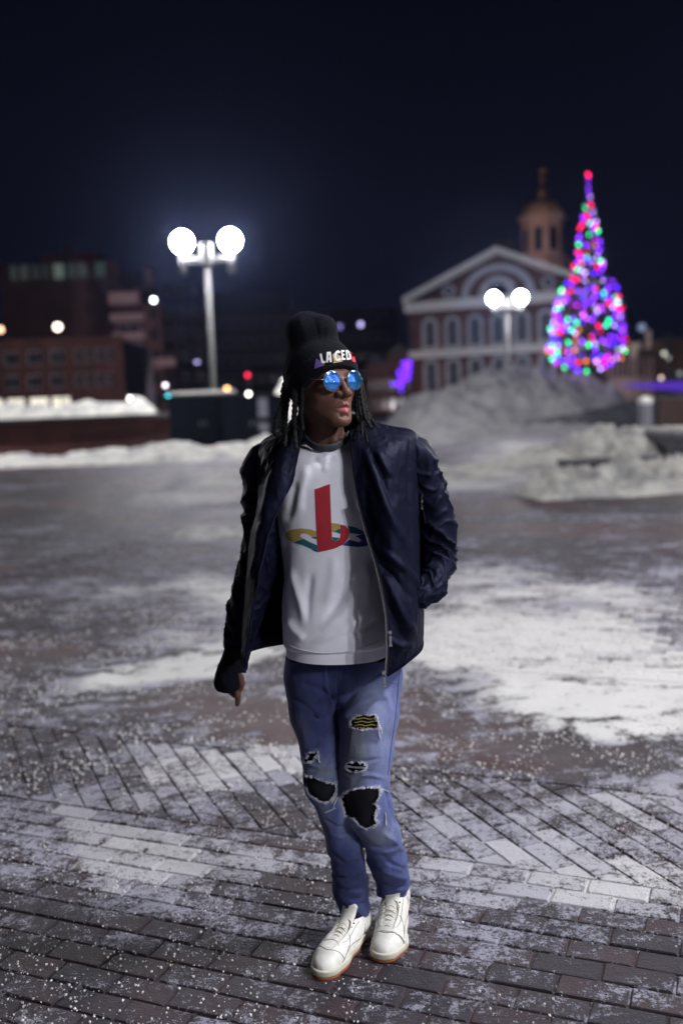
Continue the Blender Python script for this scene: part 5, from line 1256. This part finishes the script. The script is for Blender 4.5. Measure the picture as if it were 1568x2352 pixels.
# sleeves: puffy tubes with cross folds
def sleeve(name, pts, seed, fold=.009, mt=None, par=None, freq=34, n=150, m_=72, elong=1.0):
    P = np.array([[*at(p[0], p[1], p[2]), kk(p[3], p[2])] for p in pts]); C_ = catmull(P, n); ctr = C_[:, :3]; r = C_[:, 3]
    T = np.gradient(ctr, axis=0); T /= np.linalg.norm(T, axis=1, keepdims=True); L = np.concatenate([[0], np.cumsum(np.linalg.norm(np.diff(ctr, axis=0), axis=1))])
    Ax = np.array([0, -1.0, 0]); V = []
    for i in range(n):
        a0 = Ax - T[i] * (Ax @ T[i]); a0 /= np.linalg.norm(a0); b0 = np.cross(T[i], a0)
        for j in range(m_):
            a = 2 * math.pi * j / m_; V.append([ctr[i], a0 * math.cos(a) * elong + b0 * math.sin(a), (L[i], a, r[i])])
    ctrs = np.array([v[0] for v in V]); dirs = np.array([v[1] for v in V]); q = np.array([v[2] for v in V])
    ca, sa = np.cos(q[:, 1]), np.sin(q[:, 1])
    # crossing folds: ridges that run round the arm at a slant, broken up by noise
    ph = q[:, 0] * freq + 1.3 * sa + 2.4 * vnoise(q[:, 0] * 9, ca * 1.3, sa * 1.3, seed)
    rid = (1 - np.abs(np.sin(ph))) ** 1.4; ph2 = q[:, 0] * freq * 1.7 - 1.8 * ca + 3 * vnoise(q[:, 0] * 14, ca * 2, sa * 2, seed + 5); rid2 = (1 - np.abs(np.sin(ph2))) ** 2
    amp = .55 + .6 * vnoise(q[:, 0] * 6, ca, sa, seed + 9)
    taper = np.clip(q[:, 0] / .05, .15, 1)
    R_ = q[:, 2] - fold * .35 + taper * fold * (.95 * rid * amp + .45 * rid2)
    W = ctrs + dirs * R_[:, None]
    F = [(i * m_ + j, i * m_ + (j + 1) % m_, (i + 1) * m_ + (j + 1) % m_, (i + 1) * m_ + j) for i in range(n - 1) for j in range(m_)]
    F = [f[::-1] for f in F]
    return W, F
W, F = sleeve('sleeve', [(640, 1052, 3.0, 50), (614, 1072, 3.0, 52), (606, 1130, 2.99, 49), (602, 1200, 2.98, 46), (598, 1270, 2.97, 46), (584, 1330, 2.96, 47), (566, 1400, 2.95, 45), (553, 1450, 2.95, 38), (547, 1488, 2.95, 33)], 71, .0125)
sl1 = pobj('sleeve', W, F, M_SATIN, jacket)
W, F = sleeve('sleeve', [(905, 1035, 3.0, 46), (946, 1050, 3.01, 50), (966, 1095, 3.02, 48), (984, 1145, 3.03, 48), (998, 1200, 3.04, 50), (1003, 1250, 3.04, 48), (1003, 1295, 3.01, 42), (997, 1330, 2.96, 33), (980, 1358, 2.91, 29), (955, 1374, 2.88, 24), (938, 1380, 2.88, 12)], 77, .0155)
sl2 = pobj('sleeve', W, F, M_SATIN, jacket); s2b = bvh_of(W, [tuple(f) for f in F])
# long knitted cuff pulled over the back of the hand
P = [(549, 1480, 2.95, 31), (543, 1505, 2.95, 29), (535, 1530, 2.95, 31), (528, 1555, 2.95, 33), (524, 1572, 2.95, 31), (523, 1584, 2.95, 24)]
W, F = sleeve('cuff', P, 81, .002, freq=60, m_=90, elong=1.05)
W = np.array(W); x_, y_ = pxy(W)
cuffF = [f for f in F if not (x_[list(f)].mean() > 547 and y_[list(f)].mean() > 1545)]
cf = pobj('cuff', W, cuffF, M_RIB, jacket); md = cf.modifiers.new('thick', 'SOLIDIFY'); md.thickness = .003; md.offset = -1
# zipper: tape, teeth, pulls
zpts = [(820, 1130), (832, 1180), (846, 1225), (858, 1262), (868, 1300), (874, 1350), (880, 1390), (890, 1430), (895, 1458)]
M_TAPE = cloth('zipper_tape', (.008, .008, .012), .9)
ed = NW[:, 8]; edge_ = catmull(ed, 200)
x_, y_ = pxy(edge_); sel = (y_ > 1150)
zl = edge_[sel] + np.array([-.004, -.005, 0])
m = MB().tube(zl, .0042, 6, True); zt_ = pobj('zipper', m.v, m.f, M_TAPE, jacket)
m = MB(); Ls = np.concatenate([[0], np.cumsum(np.linalg.norm(np.diff(zl, axis=0), axis=1))]); k = 0.0
while k < Ls[-1]:
    p = np.array([np.interp(k, Ls, zl[:, a]) for a in range(3)]) + np.array([-.003, -.005, 0]); m.box(p[0] - .0024, p[0] + .0024, p[1] - .0012, p[1] + .0012, p[2] - .0010, p[2] + .0010); k += .0032
tag(pobj('zipper_teeth', m.v, m.f, M_METAL, zt_, False), kind='stuff')
def pull(x, y, Y, L=.028, s=1.0):
    m = MB(); c = at(x, y, Y); m.box(c[0] - .005 * s, c[0] + .005 * s, Y - .004, Y + .003, c[2] - .006 * s, c[2] + .006 * s, .001); m.tube([c + [0, -.004, -.004], c + [0, -.006, -.012]], .0022 * s, 6)
    m.box(c[0] - .0035 * s, c[0] + .0035 * s, Y - .008, Y - .005, c[2] - .012 - L * s, c[2] - .010, .001); m.box(c[0] - .005 * s, c[0] + .005 * s, Y - .0085, Y - .0045, c[2] - .012 - L * s, c[2] - .004 - L * s, .001); return m
zx, zy = 894, 1462
for (x, y, Y) in ((895, 1452, 2.755), (881, 1545, 2.755)):
    m = pull(x, y, Y); pobj('zipper_pull', m.v, m.f, M_METAL, zt_, False)
# sleeve pocket zip and hip snap
q_ = project(969, 1148, s2b, .006)
if q_ is not None:
    m = MB()
    pts = [project(x, y, s2b, .002) for x, y in ((967, 1138), (969, 1160), (973, 1185), (976, 1203))]; pts = [p for p in pts if p is not None]
    if len(pts) > 2: m.tube(pts, .0026, 6)
    pk = pobj('sleeve_zip', m.v, m.f, M_TAPE, sl2)
    for yy in (1140, 1156):
        p = project(968, yy, s2b, .006); m = MB()
        if p is not None: m.tube([p + [.000, 0, .008], p + [.003, 0, .002], p + [-.002, 0, -.004], p + [.002, 0, -.010]], .0014, 6); m.box(p[0] - .003, p[0] + .003, p[1] - .001, p[1] + .001, p[2] - .020, p[2] - .010, .0008); pobj('zipper_pull', m.v, m.f, M_METAL, pk, False)
p = project(969, 1356, jkb, .006)
if p is not None:
    m = MB().tube([p + [0, .004, 0], p + [0, -.001, 0]], .0062, 16); sn = pobj('snap_button', m.v, m.f, M_METAL, jacket); m = MB().tube([p + [0, -.001, 0], p + [0, -.0025, 0]], .0032, 12); pobj('snap_centre', m.v, m.f, M_TAPE, sn)
seam([(966, 1295), (972, 1320), (980, 1345), (984, 1378)], .0022, M_SATIN, jkb, 'pocket_welt', jacket)

# ---- beanie
def beanie_sdf(P):
    L = w2h(P); x, y, z = L.T
    d = ell(L, (.000, .010, .022), (.102, .114, .106))
    d = smin(d, seg(P, at(716, 800, 3.0), at(703, 764, 3.0), .078, .062), .022); d = smin(d, seg(P, at(715, 770, 2.98), at(739, 758, 2.97), .058, .046), .02)
    pl = (.040 - z) - (y + .10) * .74                                # brim plane: high on the brow, low at the nape
    d = np.maximum(d, pl)
    w_ = -pl; d = d - .0030 * np.clip((.058 - w_) / .006, 0, 1) - .0012 * np.cos(np.arctan2(x, -y) * 74) * .5
    d = d - .004 * fbm(P[:, 0] * 16, P[:, 1] * 16, P[:, 2] * 16, 3, 91) * np.clip((w_ - .05) / .03, 0, 1)
    return d
lo = HC - np.array([.17, .15, .10]); hi = HC + np.array([.15, .16, .26])
v_, f_ = nets(beanie_sdf, lo, hi, .0030)
hat = pobj('beanie', v_, f_, M_KNIT); hb = bvh_of(v_, f_)
H5 = lambda *p: [(596 + x * .2, 690 + y * .2) for x, y in p]
M_WT = mat('white_embroidery', (.62, .62, .60), .8, var=.1); M_PT = mat('purple_embroidery', (.11, .07, .26), .8, var=.1); M_YT = mat('gold_embroidery', (.36, .29, .12), .8, var=.1); M_RT = mat('red_embroidery', (.50, .01, .04), .8, var=.1)
for nm, mt, off, poly in (('purple_triangle', M_PT, .0024, [(652, 662), (750, 742), (624, 788)]), ('gold_patch', M_YT, .0022, [(835, 622), (866, 600), (930, 640), (955, 702), (840, 722), (852, 702)]), ('red_patch', M_RT, .0026, [(1040, 595), (1068, 598), (1093, 640), (1103, 700), (1098, 712), (1070, 700), (1042, 670)]),
    ('letter', M_WT, .0034, [(688, 615), (712, 610), (728, 690), (752, 698), (755, 720), (728, 724), (708, 712)]), ('letter', M_WT, .0034, [(772, 592), (818, 590), (832, 706), (806, 710), (801, 682), (789, 684), (786, 712), (762, 712)]),
    ('letter', M_WT, .0034, [(905, 572), (927, 590), (916, 610), (897, 600), (882, 630), (886, 665), (905, 672), (920, 655), (935, 670), (925, 690), (895, 697), (868, 682), (854, 640), (864, 600), (884, 578)]),
    ('letter', M_WT, .0034, [(934, 570), (974, 570), (976, 590), (953, 593), (955, 612), (975, 612), (977, 631), (957, 634), (962, 661), (984, 662), (987, 682), (946, 684)]),
    ('letter', M_WT, .0034, [(987, 570), (1012, 572), (1037, 592), (1050, 630), (1050, 664), (1035, 681), (1000, 684)]),
    ('letter_counter', M_KNIT, .0044, [(793, 625), (801, 625), (805, 660), (796, 661)]), ('letter_counter', M_KNIT, .0044, [(1008, 596), (1020, 610), (1030, 640), (1027, 660), (1014, 661)])):
    decal(nm, H5(*poly), hb, mt, hat, off, 3.0)

# ---- sunglasses
gl = pobj('sunglasses', *(lambda m: (m.v, m.f))(MB().tube([h2w(q) for q in catmull([(-.0115, -.1050, .002), (-.005, -.1085, .006), (.005, -.1085, .006), (.0115, -.1050, .002)], 16)], .0011, 8)), M_METAL)
for s in (-1, 1):
    c = np.array([s * .0378, -.1030, -.001]); tilt = s * .10
    ring_ = [h2w(c + np.array([.0262 * math.cos(a) * math.cos(tilt), .0262 * math.cos(a) * math.sin(tilt), .0272 * math.sin(a)])) for a in np.linspace(0, 2 * math.pi, 49)]
    m = MB().tube(ring_, .0010, 8, False); rim = pobj('rim', m.v, m.f, M_METAL, gl)
    V, F = [], []; nr_, na = 8, 40
    for i in range(nr_ + 1):
        for j in range(na):
            r = i / nr_; a = 2 * math.pi * j / na; bulge = -.0030 * (1 - r * r)
            V.append(h2w(c + np.array([.0258 * r * math.cos(a) * math.cos(tilt), .0258 * r * math.cos(a) * math.sin(tilt) + bulge, .0268 * r * math.sin(a)])))
    F = [(i * na + j, i * na + (j + 1) % na, (i + 1) * na + (j + 1) % na, (i + 1) * na + j) for i in range(nr_) for j in range(na)]
    ln = pobj('lens', V, F, M_LENS, rim); md = ln.modifiers.new('thick', 'SOLIDIFY'); md.thickness = .0012; md.offset = -1
    m = MB().tube([h2w(q) for q in catmull([c + np.array([s * .026, .002, .004]), c + np.array([s * .034, .010, .006]), (s * .080, -.05, .006), (s * .083, .01, .0)], 20)], .0012, 8); pobj('temple_arm', m.v, m.f, M_METAL, gl)
    m = MB().tube([h2w(q) for q in (c + np.array([-s * .020, .002, -.012]), c + np.array([-s * .026, .012, -.018]))], .0009, 6); m.sphere(tuple(h2w(c + np.array([-s * .026, .014, -.019]))), .0035, 8, 6, (.5, 1, 1)); pobj('nose_pad', m.v, m.f, M_METAL, gl)

# ---- dreadlocks
def dread(pts, r=.0085, seed=0):
    P = catmull([at(596 + x * .2, 690 + y * .2, Y) for x, y, Y in pts], 110); n = len(P)
    T = np.gradient(P, axis=0); T /= np.linalg.norm(T, axis=1, keepdims=True); L = np.concatenate([[0], np.cumsum(np.linalg.norm(np.diff(P, axis=0), axis=1))])
    A = np.array([0, -1.0, 0]); V = []; K = 14
    for i in range(n):
        a0 = A - T[i] * (A @ T[i]); a0 /= np.linalg.norm(a0); b0 = np.cross(T[i], a0); tp = r * (1 - .35 * (i / n)) * (1 if i < n - 6 else .9 - (i - n + 6) * .1)
        for j in range(K):
            a = 2 * math.pi * j / K; tw_ = L[i] * 190 + seed; rr_ = tp * (.82 + .30 * abs(math.cos(a - tw_)) + .10 * math.sin(L[i] * 420 + seed)); V.append(P[i] + (a0 * math.cos(a) + b0 * math.sin(a)) * rr_)
    V = np.array(V); V += (vnoise(V[:, 0] * 220, V[:, 1] * 220, V[:, 2] * 220, seed)[:, None]) * .0010
    F = [(i * K + j, i * K + (j + 1) % K, (i + 1) * K + (j + 1) % K, (i + 1) * K + j) for i in range(n - 1) for j in range(K)] + [tuple(range(K)), tuple((n - 1) * K + j for j in range(K - 1, -1, -1))]
    pobj('dreadlock', V, F, M_HAIR)
DR = [[(300, 950, 2.98), (270, 1150, 2.95), (200, 1350, 2.92), (175, 1480, 2.90), (190, 1560, 2.89)], [(330, 950, 2.96), (310, 1200, 2.93), (300, 1400, 2.91), (300, 1560, 2.87), (290, 1680, 2.85)], [(370, 950, 2.94), (360, 1200, 2.92), (350, 1420, 2.90), (360, 1600, 2.86), (340, 1760, 2.84)],
      [(420, 900, 2.92), (410, 1150, 2.90), (400, 1400, 2.89), (410, 1600, 2.855), (420, 1720, 2.845)], [(460, 880, 2.91), (455, 1100, 2.895), (450, 1350, 2.885), (455, 1530, 2.87), (440, 1640, 2.85)], [(500, 900, 2.90), (490, 1100, 2.895), (478, 1300, 2.89), (490, 1430, 2.88), (500, 1500, 2.87)],
      [(340, 1000, 3.04), (300, 1250, 3.03), (260, 1450, 3.0), (250, 1600, 2.97)], [(420, 1000, 3.03), (400, 1300, 3.02), (380, 1500, 2.96), (370, 1640, 2.93)], [(470, 1000, 3.0), (470, 1250, 3.0), (440, 1450, 2.96), (430, 1560, 2.93)], [(280, 1000, 3.0), (270, 1200, 2.99), (280, 1420, 2.96), (270, 1520, 2.93)],
      [(1120, 820, 2.94), (1150, 1000, 2.93), (1180, 1200, 2.91), (1215, 1350, 2.89), (1270, 1450, 2.87), (1290, 1480, 2.865)], [(1130, 860, 2.97), (1170, 1080, 2.96), (1210, 1250, 2.94), (1240, 1330, 2.93), (1260, 1400, 2.91)], [(1110, 900, 2.96), (1140, 1100, 2.95), (1150, 1280, 2.92), (1170, 1450, 2.88), (1180, 1560, 2.86)],
      [(1090, 950, 2.98), (1110, 1150, 2.97), (1120, 1330, 2.94), (1200, 1500, 2.88), (1240, 1640, 2.855)], [(1100, 1000, 3.0), (1090, 1200, 3.0), (1080, 1350, 2.97), (1100, 1500, 2.90), (1120, 1600, 2.87)], [(1160, 900, 3.0), (1200, 1100, 2.99), (1230, 1250, 2.98), (1290, 1380, 2.95), (1340, 1440, 2.93)]]
for i, d in enumerate(DR):
    if i in (2, 4, 14): continue
    dread(d, (.0078 + .0012 * (i % 3 == 0)) if i < 10 else .0060, i * 1.7)

# ---- shoes
def shoe(toe, heel, nm_label, side, lift=0.0):
    toe = np.array(toe, float); heel = np.array(heel, float); fw = (toe - heel)[:2]; Lr = np.linalg.norm(fw); fw /= Lr; sc = Lr / .295
    R_ = np.array([[fw[1], fw[0], 0], [-fw[0], fw[1], 0], [0, 0, 1.0]])            # local x right, y forward
    cl_, sl_ = math.cos(lift), math.sin(lift)
    def w(p):
        p = np.array(p, float) * sc; yb = .215 * sc
        if lift and p[1] < yb: dy_ = p[1] - yb; p = np.array([p[0], yb + dy_ * cl_ + p[2] * sl_, -dy_ * sl_ + p[2] * cl_])
        return np.array([heel[0], heel[1], 0.0]) + R_ @ p
    def wl(A): return [w(p) for p in A]
    s = side
    def outline(L):
        q_ = L.copy(); q_[:, 2] = 0
        return chain(q_, [(0, .036, 0), (s * .003, .12, 0), (s * .005, .20, 0), (-s * .002, .25, 0)], [.0335, .0335, .0475, .043], .03)
    def slab(z0, z1, grow):
        def f(L): d2 = outline(L) - grow; dz = np.abs(L[:, 2] - (z0 + z1) / 2) - (z1 - z0) / 2; r = .004; a = np.maximum(d2 + r, 0); b = np.maximum(dz + r, 0); return np.hypot(a, b) + np.minimum(np.maximum(d2 + r, dz + r), 0) - r
        return f
    def toes(L): return L  # local
    def upper(L):
        d = chain(L, [(-s * .002, .250, .026), (s * .003, .205, .031), (s * .001, .155, .043), (0, .110, .058), (0, .045, .058)], [.037, .0435, .0395, .036, .035], .025, (1, 1, 1.2))
        d = smin(d, seg(L, (0, .030, .045), (0, .026, .088), .0345, .028), .02); d = smin(d, seg(L, (0, .085, .066), (0, .040, .084), .030, .030), .02)
        top = (L[:, 2] - .098) - .25 * np.maximum(0, L[:, 1] - .10) * 0; d = np.maximum(d, top)
        hole = ell(L, (0, .062, .106), (.026, .046, .034)); d = -smin(-d, hole, .004)
        d = np.maximum(d, .022 - L[:, 2])
        # panel overlays: toe cap, eyestay, heel counter, side stripe
        g = lambda v_, w_: np.exp(-(v_ / w_) ** 2)
        d = d - .0016 * (L[:, 1] > .222 + .2 * np.abs(L[:, 0])) - .0014 * (L[:, 1] < .048 - .25 * (L[:, 2] - .05)) - .0014 * ((np.abs(L[:, 0]) > .020) & (L[:, 1] > .085) & (L[:, 1] < .195) & (L[:, 2] > .045 + .15 * (L[:, 1] - .1)))
        d = d + .0010 * g(L[:, 2] - .036 - .06 * (L[:, 1] - .1), .0018) * (L[:, 1] < .22) - .0011 * (np.abs(L[:, 2] - .036 - .25 * (.16 - L[:, 1])) < .006) * (L[:, 1] > .06) * (L[:, 1] < .17)
        d = d + .0012 * g(L[:, 1] - .180 + .4 * np.abs(L[:, 0]), .0025) * (L[:, 2] > .04) - .0010 * fbm(L[:, 0] * 40, L[:, 1] * 40, L[:, 2] * 40, 2, 5)
        return d
    root = None
    res = []
    for name, f, mt, z in (('upper', upper, M_LEATHER, .12), ('midsole', slab(.010, .030, .002), M_MID, .05), ('outsole', slab(0.0, .0105, .0005), M_GUM, .03)):
        V, F = nets(f, (-.065, -.012, -.006), (.065, .305, z + .012), .0026)
        W = np.array([w(p) for p in V]); res.append((name, W, F, mt))
    root = pobj('shoe', res[0][1], res[0][2], res[0][3]); 
    for name, W, F, mt in res[1:]: pobj(name, W, F, mt, root)
    m = MB(); tp_ = catmull([(0, .165, .074), (0, .125, .092), (0, .104, .110), (0, .092, .130), (0, .086, .144)], 16); V, F = [], []
    for k, c_ in enumerate(tp_):
        wd = .021 + .006 * (k / 15) if k < 12 else .027 * math.sqrt(max(.05, 1 - ((k - 12) / 3.2) ** 2)); nrm_ = np.array([0, .75, .65]) if k > 6 else np.array([0, .3, .95])
        for j in range(16): a = 2 * math.pi * j / 16; V.append(w(np.array(c_) + np.array([1, 0, 0]) * math.cos(a) * wd + nrm_ * (math.sin(a) * .0055 - .004 * math.cos(a) ** 2)))
    F = [(i_ * 16 + j, i_ * 16 + (j + 1) % 16, (i_ + 1) * 16 + (j + 1) % 16, (i_ + 1) * 16 + j) for i_ in range(15) for j in range(16)] + [tuple(range(16)), tuple(15 * 16 + j for j in range(15, -1, -1))]
    m.add(V, F)
    tg_ = pobj('tongue', m.v, m.f, M_LEATHER, root)
    p = w((s * .004, .0985, .134)); m = MB().box(p[0] - .006, p[0] + .005, p[1] - .004, p[1] + .002, p[2] - .005, p[2] + .003, .001); pobj('tongue_tag', m.v, m.f, M_RED if side < 0 else M_SOCK, tg_, False)
    m = MB()
    for k in range(6):
        y0 = .110 + k * .0150; z0 = .0985 - k * .0048
        for sg in (-1, 1):
            m.tube(catmull(wl([(-sg * .022, y0, z0 - .0075), (0, y0 + .004, z0 + .0015), (sg * .022, y0 + .012, z0 - .0095)]), 8), .0021 * sc, 6)
    # bow ends hanging over the vamp
    m.tube(catmull(wl([(0, .112, .104), (-.022, .122, .099), (-.026, .150, .083), (-.020, .195, .073), (-.012, .232, .066)]), 16), .0020 * sc, 6); m.tube(catmull(wl([(0, .112, .104), (.024, .116, .095), (.037, .134, .070), (.041, .150, .052)]), 14), .0020 * sc, 6)
    pobj('laces', m.v, m.f, M_MID, root)
    m = MB()
    for sg in (-1, 1):
        for k in range(6): p = w((sg * .0245, .111 + k * .0152, .0915 - k * .0052)); m.sphere(tuple(p), .0028, 8, 6)
    tag(pobj('eyelets', m.v, m.f, M_SOCK, root), kind='stuff')
    ub = bvh_of(res[0][1], res[0][2])
    def on(p_, off=.0006):
        d_ = np.array([p_[0], p_[1] , 0.0]); o_ = np.array([0, p_[1], .045]); dd = np.array(p_, float) - o_; ow, dw = w(o_), (w(p_) - w(o_)); dw /= np.linalg.norm(dw); h_ = ub.ray_cast(Vector(ow), Vector(dw), .2)
        return None if h_[0] is None else np.array(h_[0]) + dw * off
    m = MB()
    for line in ([(-.045, .215, .035), (-.035, .222, .060), (0, .238, .070), (.035, .222, .060), (.045, .215, .035)], [(-.028, .19, .07), (-.034, .165, .07), (-.034, .12, .085), (-.032, .09, .09)], [(.028, .19, .07), (.034, .165, .07), (.034, .12, .085), (.032, .09, .09)],
                 [(.05, .20, .045), (.05, .16, .055), (.05, .12, .050), (.05, .08, .040)], [(-.05, .20, .045), (-.05, .16, .055), (-.05, .12, .050), (-.05, .08, .040)], [(.05, .06, .08), (.05, .075, .055), (.05, .07, .03)], [(-.05, .06, .08), (-.05, .075, .055), (-.05, .07, .03)],
                 [(-.03, .205, .075), (-.018, .198, .08), (0, .196, .082), (.018, .198, .08), (.03, .205, .075)], [(-.05, .225, .03), (-.045, .17, .062), (-.03, .150, .08)], [(.05, .225, .03), (.045, .17, .062), (.03, .150, .08)]):
        pp = [on(p_) for p_ in catmull(line, 22)]; pp = [p_ for p_ in pp if p_ is not None]
        if len(pp) > 4: m.tube(pp, .0009, 5)
    pobj('stitching', m.v, m.f, M_STITCH, root)
    m = MB().tube(catmull(wl([(0, .062, .06), (0, .060, .10), (0, .058, .145)]), 8), .028 * sc, 18); pobj('sock', m.v, m.f, M_SOCK, root)
    return root
shoe((-.124, 2.742, 0), (.020, 2.998, 0), '', 1)
shoe((.068, 2.815, 0), (.146, 3.100, 0), '', -1, .27)

# ------------------------------------------------------------------ thin winter haze over the whole plaza
hz = NT('haze_air'); hz.t.nodes.remove(hz.b); vol = hz.t.nodes.new('ShaderNodeVolumePrincipled'); vol.inputs['Color'].default_value = (.42, .52, 1, 1); vol.inputs['Density'].default_value = HAZE; vol.inputs['Anisotropy'].default_value = .88
hz.t.links.new(vol.outputs[0], hz.out.inputs['Volume'])
haze = MB().box(-340, 340, -64, 420, -1.2, 48).build('haze', hz.m); tag(haze, 'thin cold haze hanging over the plaza', kind='stuff')
